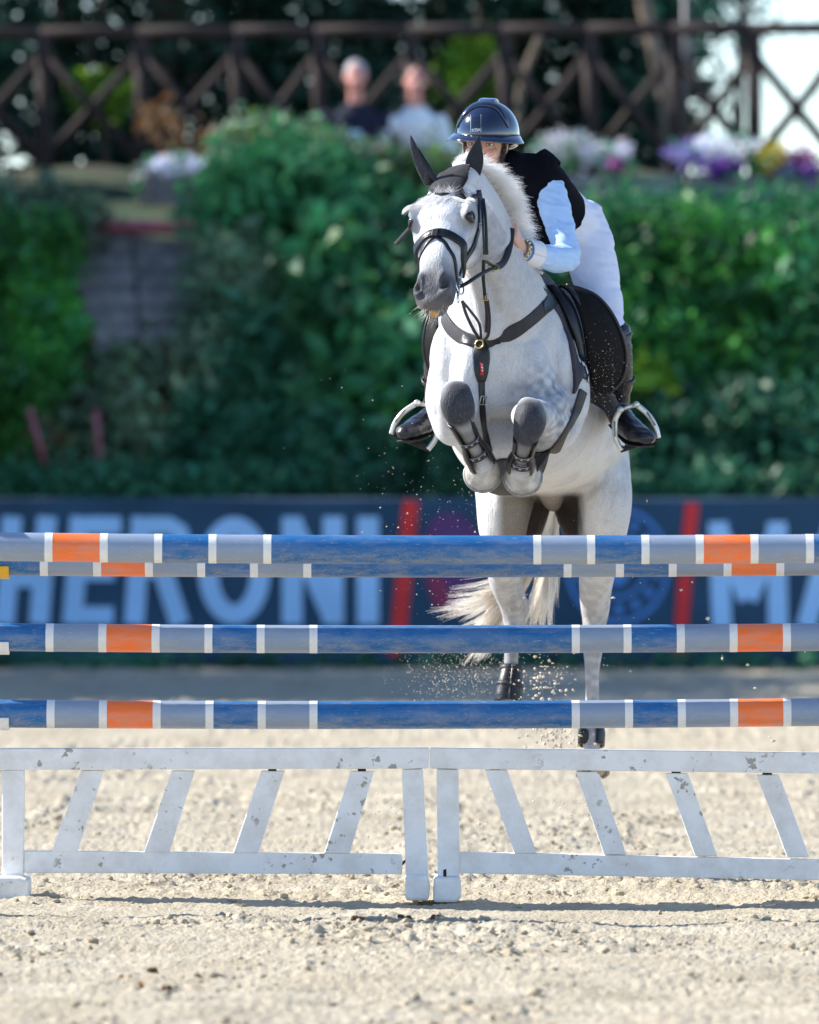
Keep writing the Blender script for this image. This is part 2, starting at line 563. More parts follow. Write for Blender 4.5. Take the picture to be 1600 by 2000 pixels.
def tree(name, base, h, crown, n, size, material, label, seed, trunk_r=.16, group=None, **k):
    t = thing(name, base, label, 'tree', group)
    r = random.Random(seed)
    b = Vector(base)
    top = b + Vector((r.uniform(-.4, .4), r.uniform(-.3, .3), h * .75))
    mid = (b + top) / 2 + Vector((r.uniform(-.25, .25), r.uniform(-.2, .2), 0))
    m = MB()
    pts = curve([b - Vector((0, 0, .2)), b + (mid - b) * .5, mid, top], 5)
    m.tube(pts, [trunk_r * (1 - .8 * i / (len(pts) - 1)) for i in range(len(pts))], 10)
    for (c, rad) in crown:
        c = Vector(c)
        f = max(.15, min(.9, (c.z - b.z) / (h * .75) - .15))
        s = pts[int(f * (len(pts) - 1))]
        p = curve([s, (s + c) / 2 + Vector((0, 0, .15)), c], 4)
        m.tube(p, [trunk_r * .45 * (1 - .8 * i / (len(p) - 1)) for i in range(len(p))], 6)
    m.build('trunk', M_bark, t, smooth=True)
    foliage('crown', crown, n, size, material, t, seed, **k)
    return t
def at(u, v, Y):
    p = W(u, v, Y); return (p.x, p.y, p.z)
def gz(u, Y):
    x = (u - 800) / px(Y)
    return (x, Y, float(hill_z(np.array([x]), np.array([Y]))[0]))
def blob(u, v, Y, ru, rv, ry):
    s = px(Y); return (at(u, v, Y), (ru / s, ry, rv / s))

# shrubs on the bank, left to right
G = 'shrubs on the bank behind the banner'
shrub('leafy_shrub', gz(60, 34.6), [blob(30, 560, 35.0, 100, 150, .5), blob(80, 700, 34.7, 90, 150, .45), blob(20, 780, 34.5, 110, 140, .4), blob(110, 480, 35.3, 40, 70, .3)],
      5200, .05, M_leaf_bright, 'bright green feathery shrub left of the stone steps', 101, clump=.07, extra=(1200, .05, M_leaf_mid))
shrub('leafy_shrub', gz(60, 35.8), [blob(30, 420, 35.8, 110, 60, .4), blob(130, 430, 35.7, 60, 60, .3)], 1500, .06, M_leaf_grey,
      'grey green shrub above the bright feathery shrub', 102, clump=.08)
shrub('leafy_shrub', gz(330, 34.8), [blob(300, 780, 34.6, 150, 110, .35), blob(200, 850, 34.4, 150, 100, .3), blob(390, 710, 34.8, 70, 70, .3)], 3600, .055, M_leaf_grey,
      'dusty grey green shrub below the stone steps', 103, clump=.09, extra=(500, .05, M_leaf_dry))
shrub('leafy_shrub', gz(440, 35.2), [blob(460, 560, 35.3, 75, 100, .35), blob(420, 650, 35.0, 60, 60, .3)], 2200, .06, M_leaf_grey,
      'olive green shrub right of the stone steps', 104, clump=.1)
shrub('leafy_shrub', gz(520, 35.9), [blob(560, 400, 36.0, 170, 110, .4), blob(450, 420, 35.9, 60, 70, .3), blob(700, 440, 35.9, 120, 90, .4)], 4200, .07, M_leaf_mid,
      'green climbing shrub spilling down below the seated spectators', 105, clump=.1)
shrub('vine_shrub', gz(640, 34.9), [blob(640, 520, 35.2, 70, 100, .3), blob(600, 660, 34.9, 90, 110, .3), blob(690, 640, 34.9, 70, 90, .3), blob(620, 800, 34.6, 110, 120, .3), blob(740, 780, 34.6, 100, 150, .35)],
      1500, .12, M_leaf_mid, 'broad leaved vine hanging in tiers down the bank', 106, clump=.12, per=6, extra=(260, .11, M_leaf_bright))
shrub('leafy_shrub', gz(520, 34.4), [blob(520, 760, 34.7, 110, 160, .3), blob(420, 880, 34.3, 130, 80, .3), blob(600, 900, 34.2, 180, 70, .3)], 3600, .07, M_leaf_dark,
      'dark green shrub at the foot of the hanging vine', 107, clump=.1)
shrub('leafy_shrub', gz(860, 34.9), [blob(850, 600, 35.0, 150, 200, .4), blob(860, 850, 34.5, 160, 120, .35), blob(960, 560, 35.3, 140, 180, .3)], 4500, .07, M_leaf_dark,
      'deep green shrub directly behind the jumping horse', 108, clump=.1, extra=(900, .07, M_leaf_mid))
shrub('leafy_shrub', gz(1180, 35.2), [blob(1180, 560, 35.3, 130, 170, .4), blob(1150, 800, 34.7, 120, 160, .4)], 3600, .06, M_leaf_mid,
      'mid green shrub behind the rider', 109, clump=.09)
shrub('leafy_shrub', gz(1340, 35.0), [blob(1330, 560, 35.2, 170, 150, .5), blob(1420, 690, 34.9, 150, 150, .4), blob(1260, 700, 34.9, 110, 140, .4), blob(1500, 560, 35.1, 140, 130, .4)],
      5200, .05, M_leaf_bright, 'large fresh green shrub below the flower planter', 110, clump=.07, extra=(2200, .055, M_leaf_mid))
shrub('leafy_shrub', gz(1560, 35.0), [blob(1580, 680, 34.9, 130, 190, .4), blob(1620, 520, 35.2, 110, 110, .4)], 3400, .06, M_leaf_mid,
      'mid green shrub at the far end of the planter bank', 111, clump=.09)
shrub('leafy_shrub', gz(1400, 34.3), [blob(1300, 880, 34.3, 160, 90, .3), blob(1480, 870, 34.3, 170, 110, .3), blob(1600, 880, 34.3, 120, 100, .3)], 4200, .065, M_leaf_dark,
      'low dark green shrub growing along the banner top', 112, clump=.09)
shrub('broad_leaf_plant', gz(1270, 34.5), [blob(1270, 740, 34.4, 34, 28, .08), blob(1250, 715, 34.4, 24, 24, .08)], 60, .13, M_leaf_yellow,
      'pale green broad leaves beside the rider\'s boot', 113, clump=.05, per=5)
shrub('leafy_shrub', gz(1250, 35.9), [blob(1250, 440, 36.0, 130, 60, .25), blob(1420, 440, 36.0, 150, 50, .25), blob(1560, 450, 36.0, 110, 60, .25)], 2600, .055, M_leaf_mid,
      'row of soft green sprays under the planter wall', 114, clump=.1)
shrub('hedge_shrub', gz(600, 36.5), [blob(510, 285, 36.4, 80, 45, .25), blob(600, 300, 36.4, 100, 42, .25), blob(740, 335, 36.4, 120, 46, .25), blob(850, 348, 36.4, 110, 46, .25)], 3600, .05, M_leaf_grey,
      'clipped hedge in front of the seated spectators', 115, clump=.07, extra=(700, .045, M_leaf_yellow))
t = tag(foliage('ground_cover', [blob(u, 955 + 6 * math.sin(u), 33.7, 110, 40, .2) for u in range(-60, 1700, 110)], 7000, .045, M_leaf_dark, None, 120, clump=.06), 'low ground cover along the foot of the bank', 'plants', kind='stuff')
t = tag(foliage('grass_verge', [((x, 32.5, .03), (.8, .35, .07)) for x in np.arange(-7, 7, .9)], 6000, .035, M_leaf_dark, None, 121, clump=.03), 'strip of grass at the foot of the banner', 'grass', kind='stuff')

# the bank goes on to both sides
for (u, lab, mt, sd) in ((-210, 'mid green shrub further along the bank before the bright feathery shrub', M_leaf_mid, 140), (-420, 'dark green shrub further along the bank before the mid green one', M_leaf_dark, 141),
                         (1800, 'bright green shrub further along the bank past the planter bank', M_leaf_bright, 142), (2010, 'dark green shrub further along the bank past the bright one', M_leaf_dark, 143)):
    shrub('leafy_shrub', gz(u, 35), [blob(u, 520, 35.3, 120, 130, .4), blob(u + 40, 720, 34.8, 130, 160, .4), blob(u - 50, 860, 34.4, 120, 110, .3)], 3600, .06, mt, lab, sd, clump=.09)

# garden stakes in the bank
M_stake = mat('stake', (0.35, 0.12, 0.16), rough=0.7)
for (u, v, lab) in ((75, 838, 'short dull pink stake leaning below the bright feathery shrub'), (192, 842, 'short pink stake standing upright in the dusty grey green shrub')):
    m = MB(); k_ = -18 if u < 100 else -5; a = Vector(at(u + k_, v - 42, 34.0)); b = Vector(at(u - k_ * .7, v + 70, 34.0))
    m.tube([a, b], .022, 8)
    tag(m.build('garden_stake', M_stake, smooth=True), lab, 'stake', 'stakes in the bank')

# stone steps with a red painted beam
M_stone = mat('step_stone', (0.20, 0.205, 0.22), rough=0.9, var=0.35, scale=9, bump=0.8, bscale=25)
M_redbeam = mat('red_paint', (0.36, 0.10, 0.13), rough=0.7, var=0.3, scale=10)
t = thing('stone_steps', gz(265, 35), 'grey stone steps climbing the bank between two shrubs', 'steps')
for k, v in enumerate((478, 512, 548, 584, 620, 656)):
    Y = 36.0 - k * .25
    a, b = W(120 + k * 12, v - 12, Y), W(400 - k * 6, v + 30, Y)
    w = (b.x - a.x) / 2
    r = random.Random(k)
    for q in range(2):
        m = MB(); m.box((a.x + w * (q + .5), Y + .15, (a.z + b.z) / 2 + r.uniform(-.01, .01)), (w / 2 - .008, .16 + r.uniform(-.02, .02), (a.z - b.z) / 2))
        m.build('step_stone', M_stone, t, bevel=.015)
m = MB()
a, b = W(120, 437, 35.9), W(388, 449, 35.9)
m.tube([a, b], .05, 4); m.build('red_beam', M_redbeam, t)

# planters with flowers
M_planter = mat('planter_wood', (0.27, 0.26, 0.28), rough=0.85, var=0.3, scale=6, bump=0.5, bscale=30)
M_blueband = mat('blue_tarp', (0.02, 0.05, 0.16), rough=0.6)
def flower_mat(n, c): return mat(n, c, rough=0.6, var=0.15, scale=8, attr='tint', trans=0.3)
MF = {'white': flower_mat('petal_white', (0.75, 0.78, 0.85)), 'purple': flower_mat('petal_purple', (0.22, 0.06, 0.5)), 'yellow': flower_mat('petal_yellow', (0.6, 0.5, 0.04)),
      'pink': flower_mat('petal_pink', (0.45, 0.05, 0.4)), 'lilac': flower_mat('petal_lilac', (0.35, 0.3, 0.75))}
def planter(u0, u1, v0, v1, Y, label, group=None, n=3):
    a, b = W(u0, v0, Y), W(u1, v1, Y)
    t = thing('flower_planter', ((a.x + b.x) / 2, Y, b.z), label, 'planter', group)
    hh = (a.z - b.z) / n
    for k in range(n):
        m = MB(); m.box(((a.x + b.x) / 2, Y + .18, b.z + hh * (k + .5)), ((b.x - a.x) / 2 - k * .004, .18 - k * .004, hh / 2 - .006)); m.build('plank', M_planter, t, bevel=.008)
    return t
planter(270, 425, 345, 400, 36.4, 'small grey planter holding pale blue flowers')
planter(1060, 1330, 342, 392, 36.7, 'grey timber planter behind the rider with white and pink flowers')
planter(1340, 1640, 342, 392, 36.7, 'grey timber planter with purple and yellow flowers below the bright sky')
def flowers(u, v, Y, ru, rv, kind, n, label):
    t = thing('flowering_plant', at(u, v + rv, Y), label, 'flowers', 'flowers in the planters')
    foliage('leaves', [blob(u, v + rv * .3, Y + .03, ru, rv, .12)], n // 2, .035, M_leaf_mid, t, int(u), clump=.04)
    foliage('petals', [blob(u, v, Y - .03, ru, rv, .12)], n, .028, MF[kind], t, int(u) + 1, clump=.03, per=8)
    return t
flowers(345, 327, 36.5, 60, 20, 'white', 700, 'mound of pale white flowers in the small planter')
flowers(285, 350, 36.4, 16, 22, 'white', 160, 'white flowers trailing over the small planter edge')
flowers(1100, 290, 36.8, 60, 26, 'white', 420, 'white flowers nearest the rider in the planter')
flowers(1180, 300, 36.8, 50, 24, 'white', 300, 'loose white flowers behind the rider in the planter')
flowers(1215, 322, 36.7, 26, 14, 'pink', 70, 'pink and white flowers low over the planter edge')
flowers(1340, 300, 36.8, 40, 20, 'lilac', 190, 'lilac flowers left of the big white flower mound')
flowers(1415, 290, 36.8, 65, 24, 'white', 480, 'big white flower mound under the sky gap')
flowers(1410, 330, 36.7, 40, 16, 'purple', 200, 'deep purple flowers spilling under the big white mound')
flowers(1505, 318, 36.8, 36, 36, 'yellow', 340, 'yellow green flowers beside the purple ones')
flowers(1565, 315, 36.8, 40, 22, 'pink', 260, 'magenta flowers at the planter end')
flowers(1560, 338, 36.7, 36, 14, 'purple', 160, 'purple flowers hanging under the magenta ones')
m = MB(); a, b = W(1200, 378, 36.5), W(1490, 392, 36.5); m.box(((a.x + b.x) / 2, 36.5, (a.z + b.z) / 2), ((b.x - a.x) / 2, .02, (a.z - b.z) / 2))
tag(m.build('edging_board', M_blueband, bevel=.006), 'blue edging board running under the planters', 'board')

# ------------------------------------------------------------------ rustic fence with crossed braces
M_rail = mat('fence_wood', (0.036, 0.026, 0.024), rough=0.85, var=0.3, scale=14, bump=0.5, bscale=40, stretch=(1, 1, .3))
fz = 38.3
t = thing('cross_braced_fence', gz(800, fz), 'brown rustic wooden fence with crossed braces along the top of the bank', 'fence')
posts = [-475, -290, -105, 85, 275, 463, 622, 803, 985, 1152, 1318, 1472, 1640, 1810, 1990]
def slope(u): return (u - 800) * -0.006
for i, u in enumerate(posts):
    m = MB(); a, b = W(u, 58 + slope(u), fz), W(u + 3, 365, fz)
    m.tube([a, b + Vector((0, 0, -.3))], .062, 8); m.build('post', M_rail, t, smooth=True)
    if i + 1 < len(posts):
        u2 = posts[i + 1]
        for (p, q, o) in (((u, 105), (u2, 318), -.05), ((u, 318), (u2, 105), .05)):
            m = MB(); m.tube([W(p[0], p[1], fz + o), W(q[0], q[1], fz + o)], .042, 8); m.build('brace', M_rail, t, smooth=True)
        m = MB(); m.tube([W(u - 6, 66 + slope(u) - 6, fz), W(u2 + 6, 66 + slope(u2) - 6, fz)], .05, 8); m.build('top_rail', M_rail, t, smooth=True)

# thin wires beyond the fence on the right
M_wire = mat('wire', (0.12, 0.12, 0.13), rough=0.5, metal=.5)
t = thing('wire_mesh_fence', (W(1500, 300, 40).x, 40, 3.7), 'thin slanting wires strung behind the wooden fence against the sky', 'wire fence')
for k in range(9):
    m = MB(); m.tube([W(1370 + k * 34, -30, 40), W(1330 + k * 60, 300, 40)], .006, 5); m.build('wire', M_wire, t, smooth=True)
for u in (1340, 1700):
    m = MB(); m.tube([W(u, -60, 40), W(u, 345, 40)], .03, 8); m.build('post', M_wire, t, smooth=True)

# ------------------------------------------------------------------ trees behind the fence
M_leaf_tree = leaf_mat('leaf_tree', (0.022, 0.078, 0.046))
def big_tree(u, Y, seed, label, mats=M_leaf_tree, n=5200, low=260, ru=200, rows=((250, 120), (90, 130), (-120, 160), (-420, 220)), size=.075, r=.16):
    rr = random.Random(seed)
    cr = []
    for (v, rv) in rows:
        for k in range(2):
            cr.append(blob(u + rr.uniform(-.45, .45) * ru, v + rr.uniform(-25, 25), Y + rr.uniform(-.5, .5), ru * rr.uniform(.55, .8), rv, rr.uniform(.7, 1.2)))
    x, y, z = gz(u, Y)
    return tree('leafy_tree', (x, y, z), 7.5, cr, n, size, mats, label, seed, trunk_r=r, group='trees behind the rustic fence', clump=.16)
big_tree(-250, 43, 198, 'dark tree behind the fence further along the bank')
big_tree(-430, 44, 199, 'dark tree behind the very end of the fence')
big_tree(1980, 44, 200, 'dark tree behind the fence past the bright sky gap')
big_tree(-60, 42, 201, 'dark evergreen tree behind the end of the fence by the bright shrub')
big_tree(120, 44, 202, 'dense dark tree behind the fence above the stone steps')
big_tree(330, 43, 203, 'dark tree with sky glinting through behind the pale blue flowers', n=3575)
big_tree(520, 44.5, 204, 'dark tree behind the fence above the clipped hedge', n=4400)
big_tree(700, 43, 205, 'shadowy tree rising behind the spectator in navy')
big_tree(860, 45, 206, 'shadowy tree rising behind the spectator in white', n=3575)
big_tree(1020, 43.5, 207, 'dark tree behind the rider\'s helmet', n=4675)
big_tree(1180, 44.5, 208, 'dark tree behind the flowers and the rider\'s back', n=4675)
big_tree(1290, 43, 209, 'thinner tree at the edge of the bright sky gap', n=4200, ru=110)
tree('sunlit_shrub_tree', gz(925, 41), 3.0, [blob(935, 150, 41, 40, 70, .3), blob(905, 200, 41, 30, 60, .3), blob(960, 130, 41, 24, 40, .3)], 900, .06, M_leaf_yellow,
     'yellow green sapling glowing between the dark trees above the helmet', 210, trunk_r=.04, clump=.08)
tree('sunlit_shrub_tree', gz(220, 41), 2.6, [blob(215, 190, 41, 40, 40, .3), blob(170, 165, 41, 20, 30, .2)], 260, .06, M_leaf_yellow,
     'sparse yellow green sapling behind the fence by the pale flowers', 211, trunk_r=.03, clump=.08)
tree('overhanging_tree', gz(1440, 42), 6.5, [blob(1390, 20, 42, 70, 60, .5), blob(1480, -60, 42, 120, 60, .5), blob(1330, 190, 42, 40, 90, .3)], 900, .06, M_leaf_dark,
     'sparse tree with thin foliage against the bright sky', 212, trunk_r=.05, clump=.14)
# bare pale trunks
m = MB(); m.tube(curve([W(1305, 360, 41), W(1300, 200, 41), W(1270, 60, 41), W(1240, -80, 41)], 4), .06, 8)
M_palebark = mat('pale_bark', (0.26, 0.20, 0.15), rough=0.85, var=0.35, scale=12, bump=0.5, bscale=30)
tag(m.build('bare_trunk', M_palebark, smooth=True), 'pale bare leaning trunk behind the fence beside the sky gap', 'tree trunk')
m = MB(); m.tube(curve([W(1010, 360, 40.5), W(1016, 180, 40.5), W(1060, 60, 40.5)], 4), .03, 8)
tag(m.build('bare_trunk', M_palebark, smooth=True), 'thin pale bare stem behind the fence above the helmet', 'tree trunk')
# dry bush by the pale flowers
shrub('dry_shrub', gz(370, 37), [blob(370, 290, 37.2, 46, 36, .2), blob(300, 245, 37.4, 30, 26, .2)], 380, .05, M_leaf_dry, 'brown dried shrub behind the pale blue flowers', 130, clump=.06)

# tall trees further along the bank, left of the picture, whose shade falls over it
for k, (x, y, h) in enumerate(((-14, 38, 12), (-19, 36.5, 14), (-24, 39, 15), (-9.8, 36.6, 10), (-10.5, 31.5, 9), (-12.5, 29.2, 10), (-15, 33, 12), (-9.5, 28.2, 8))):
    cr = []
    rr = random.Random(k)
    for q in range(9):
        cr.append(((x + rr.uniform(-2, 2), y + rr.uniform(-1.6, 1.6), h * rr.uniform(.35, .95)), (rr.uniform(1.2, 2.0), rr.uniform(1.2, 1.8), rr.uniform(1.2, 1.9))))
    tree('tall_tree', (x, y, max(0, float(hill_z(np.array([x]), np.array([y]))[0]))), h, cr, 9000, .14, M_leaf_tree, ['tall dark tree standing out of the arena corner beyond the bank' , 'tall dark tree further along the bank'][y > 34], 300 + k, trunk_r=.28, group='tall trees along the bank', clump=.3)
# ------------------------------------------------------------------ sponsor banner along the arena edge
M_banner = mat('banner_cloth', (0.006, 0.055, 0.120), rough=0.55, var=0.2, scale=2.0)
M_print_white = mat('print_white', (0.36, 0.63, 1.0), rough=0.6, var=0.03, scale=3)
M_print_red = mat('print_red', (0.72, 0.03, 0.035), rough=0.6, var=0.1, scale=3)
M_print_purple = mat('print_purple', (0.11, 0.035, 0.16), rough=0.6, var=0.2, scale=3)
M_print_crimson = mat('print_crimson', (0.28, 0.03, 0.09), rough=0.6, var=0.2, scale=3)
M_print_blue = mat('print_blue', (0.07, 0.24, 0.62), rough=0.6, var=0.1, scale=3)
M_pipe = mat('galvanised', (0.35, 0.36, 0.38), rough=0.4, metal=0.8)
BY = 33.0
t = thing('sponsor_banner', (0, BY, 0), 'dark navy sponsor banner lettered in white with red slashes', 'banner')
def bwave(x, z): return 0.03 * math.sin(x * 1.9 + .6) + 0.012 * math.sin(x * 7.1 + z * 4) + .01 * math.sin(z * 9 + x)
zt, zb = W(800, 975, BY).z, W(800, 1292, BY).z
XS = np.linspace(-6.5, 6.5, 160); ZS = np.linspace(zb, zt, 14)
V, F = [], []
for sgn in (0, .006):
    for z in ZS:
        for x in XS:
            V.append((x, BY + bwave(x, z) + sgn, z + .008 * math.sin(x * 2.3)))
nx, nz = len(XS), len(ZS)
for s in (0, 1):
    o = s * nx * nz
    for j in range(nz - 1):
        for i in range(nx - 1):
            F.append((o + j * nx + i, o + j * nx + i + 1, o + (j + 1) * nx + i + 1, o + (j + 1) * nx + i))
link('cloth', mesh_np('cloth', V, F), M_banner, t)
for x in np.arange(-6, 6.1, 2.0):
    m = MB(); m.tube([(x, BY + .12, -.1), (x, BY + .12, zt - .02)], .025, 8); m.build('post', M_pipe, t, smooth=True)
m = MB(); m.tube([(-6.6, BY + .10, zt - .01), (6.6, BY + .10, zt - .01)], .02, 8); m.build('rail', M_pipe, t, smooth=True)

LAYER = [0]
def stroke(m, pts, th, closed=False):
    """pixel polyline -> flat ribbon on the banner cloth"""
    LAYER[0] += 1
    off = 0.012 + 0.0006 * (LAYER[0] % 7)
    P = [Vector((p[0], p[1])) for p in pts]
    Q = []
    n = len(P)
    dense = []
    for i in range(n if closed else n - 1):
        a, b = P[i], P[(i + 1) % n]
        k = max(1, int((b - a).length / 30))
        dense += [a + (b - a) * (j / k) for j in range(k)]
    if not closed: dense.append(P[-1])
    n = len(dense)
    V = []
    for i, p in enumerate(dense):
        a = dense[(i - 1) % n] if closed else dense[max(i - 1, 0)]
        b = dense[(i + 1) % n] if closed else dense[min(i + 1, n - 1)]
        d = (b - a).normalized(); nn = Vector((-d.y, d.x)) * th / 2
        for s in (1, -1):
            q = p + nn * s
            w = W(q.x, q.y, BY)
            V.append((w.x, BY + bwave(w.x, w.z) - off, w.z))
    F = [(2 * i, 2 * i + 1, (2 * i + 3) % (2 * n), (2 * i + 2) % (2 * n)) for i in range(n if closed else n - 1)]
    m.add(V, F)
def flat(m, pts):
    LAYER[0] += 1
    off = 0.012 + 0.0006 * (LAYER[0] % 7)
    c = Vector((sum(p[0] for p in pts) / len(pts), sum(p[1] for p in pts) / len(pts)))
    V = []
    for q in [c] + [Vector(p) for p in pts]:
        w = W(q.x, q.y, BY); V.append((w.x, BY + bwave(w.x, w.z) - off, w.z))
    n = len(pts)
    m.add(V, [(0, 1 + i, 1 + (i + 1) % n) for i in range(n)])
TOP, BOT = 1009, 1219
TH = 38
def letter(strokes, name='letter', material=M_print_white):
    m = MB()
    for s in strokes:
        stroke(m, s[0], s[1] if len(s) > 1 else TH, s[2] if len(s) > 2 else False)
    return m.build(name, material, t)
def slant(u, v, k): return (u + (BOT - v) * k, v)
k1 = .075
def L(lst, k=0.0): return [slant(u, v, k) for (u, v) in lst]
letter([(L([(-195, TOP), (-195, BOT)], k1),), (L([(-178, TOP + 18), (-95, TOP + 18)], k1),), (L([(-178, BOT - 18), (-95, BOT - 18)], k1),)])       # the letter before the H
letter([(L([(8, TOP), (8, BOT)], k1),), (L([(76, TOP), (76, BOT)], k1),), (L([(26, 1128), (58, 1128)], k1),)])
letter([(L([(141, TOP), (141, BOT)], k1),), (L([(160, TOP + 17), (222, TOP + 17)], k1), 34), (L([(160, 1118), (216, 1118)], k1), 32), (L([(160, BOT - 17), (220, BOT - 17)], k1), 34)])
letter([(L([(262, TOP), (262, BOT)], k1 * .9),), (L([(280, TOP + 17), (318, TOP + 17), (340, TOP + 30), (348, 1065), (338, 1098), (316, 1112), (280, 1112)], k1 * .9), 34), (L([(312, 1118), (352, BOT)], k1 * .9), 38)])
o8 = [(458 + 51 * math.cos(a), 1114 + 86 * math.sin(a)) for a in np.linspace(0, 2 * math.pi, 33)[:-1]]
letter([(o8, 38, True)])
letter([(L([(571, TOP), (571, BOT)]), 40), (L([(651, TOP), (651, BOT)]), 40), ([(568, TOP + 8), (654, BOT - 8)], 42)])
letter([(L([(719, TOP), (719, BOT)]), 42)])
letter([([(803, 978), (795, 1060), (786, 1160), (775, 1283)], 30)], 'slash', M_print_red)
letter([([(1352, 982), (1342, 1080), (1334, 1180), (1327, 1283)], 26)], 'slash', M_print_red)
letter([(L([(1403, TOP + 10), (1410, BOT + 6)]),), (L([(1517, TOP + 10), (1520, BOT + 6)]),), ([(1400, TOP + 18), (1461, 1170)], 38), ([(1461, 1170), (1522, TOP + 18)], 38)])
letter([([(1575, BOT + 6), (1630, TOP + 10)],), ([(1690, BOT + 6), (1635, TOP + 10)],), ([(1600, 1170), (1665, 1170)], 30)])
letter([(L([(1740, TOP + 10), (1740, BOT + 6)]),), (L([(1850, TOP + 10), (1850, BOT + 6)]),)])
# round emblem and petal emblem
m = MB(); flat(m, [(880 + 56 * math.cos(a) * (1 - .25 * math.sin(a)), 1100 + 100 * math.sin(a)) for a in np.linspace(0, 2 * math.pi, 25)[:-1]]); m.build('emblem', M_print_purple, t)
m = MB(); flat(m, [(862, 1125), (836, 1100), (834, 1140), (846, 1180), (868, 1196), (880, 1170)]); m.build('emblem_petal', M_print_crimson, t)
m = MB(); flat(m, [(905, 1016), (872, 1052), (868, 1098), (900, 1110), (918, 1062)]); m.build('emblem_petal', mat('print_violet', (0.16, 0.07, 0.30), rough=.6), t)
ring = lambda r, k=40: [(1207 + r * math.cos(a), 1105 + r * 1.12 * math.sin(a)) for a in np.linspace(0, 2 * math.pi, k + 1)[:-1]]
letter([(ring(98), 9, True)], 'emblem_ring', M_print_blue)
letter([(ring(55), 7, True)], 'emblem_ring', M_print_blue)
for k in range(14):
    a = 2 * math.pi * k / 14 + .2
    c = (1207 + 76 * math.cos(a), 1105 + 85 * math.sin(a))
    m = MB(); flat(m, [(c[0] + 9 * math.cos(b), c[1] + 11 * math.sin(b)) for b in np.linspace(0, 6.28, 8)[:-1]]); m.build('emblem_letter', M_print_blue, t)
m = MB(); flat(m, [(1207 + 26 * math.cos(b), 1105 + 40 * math.sin(b)) for b in np.linspace(0, 6.28, 14)[:-1]]); m.build('emblem_heart', M_print_blue, t)

# ------------------------------------------------------------------ spectators on a bench behind the hedge
M_skin = mat('skin', (0.68, 0.32, 0.27), rough=0.5, var=0.08, scale=20, sss=.1)
M_navytee = mat('navy_shirt', (0.008, 0.012, 0.035), rough=0.85)
M_whitetee = mat('white_shirt', (0.82, 0.90, 0.97), rough=0.85, var=.05)
M_jeans = mat('jeans', (0.03, 0.05, 0.13), rough=0.85)
M_greyhair = mat('grey_hair', (0.42, 0.44, 0.48), rough=0.8)
M_brownhair = mat('brown_hair', (0.035, 0.02, 0.015), rough=0.6)
SY = 37.35
t = thing('bench', (W(755, 300, SY).x, SY, 3.28), 'plain wooden bench under the two spectators', 'bench')
bx = W(755, 300, SY).x
m = MB(); m.box((bx, SY + .1, 3.68), (.75, .2, .025)); m.build('seat', M_rail, t, bevel=.005)
for dx in (-.6, .6):
    m = MB(); m.box((bx + dx, SY + .1, 3.45), (.04, .17, .205)); m.build('leg', M_rail, t, bevel=.005)

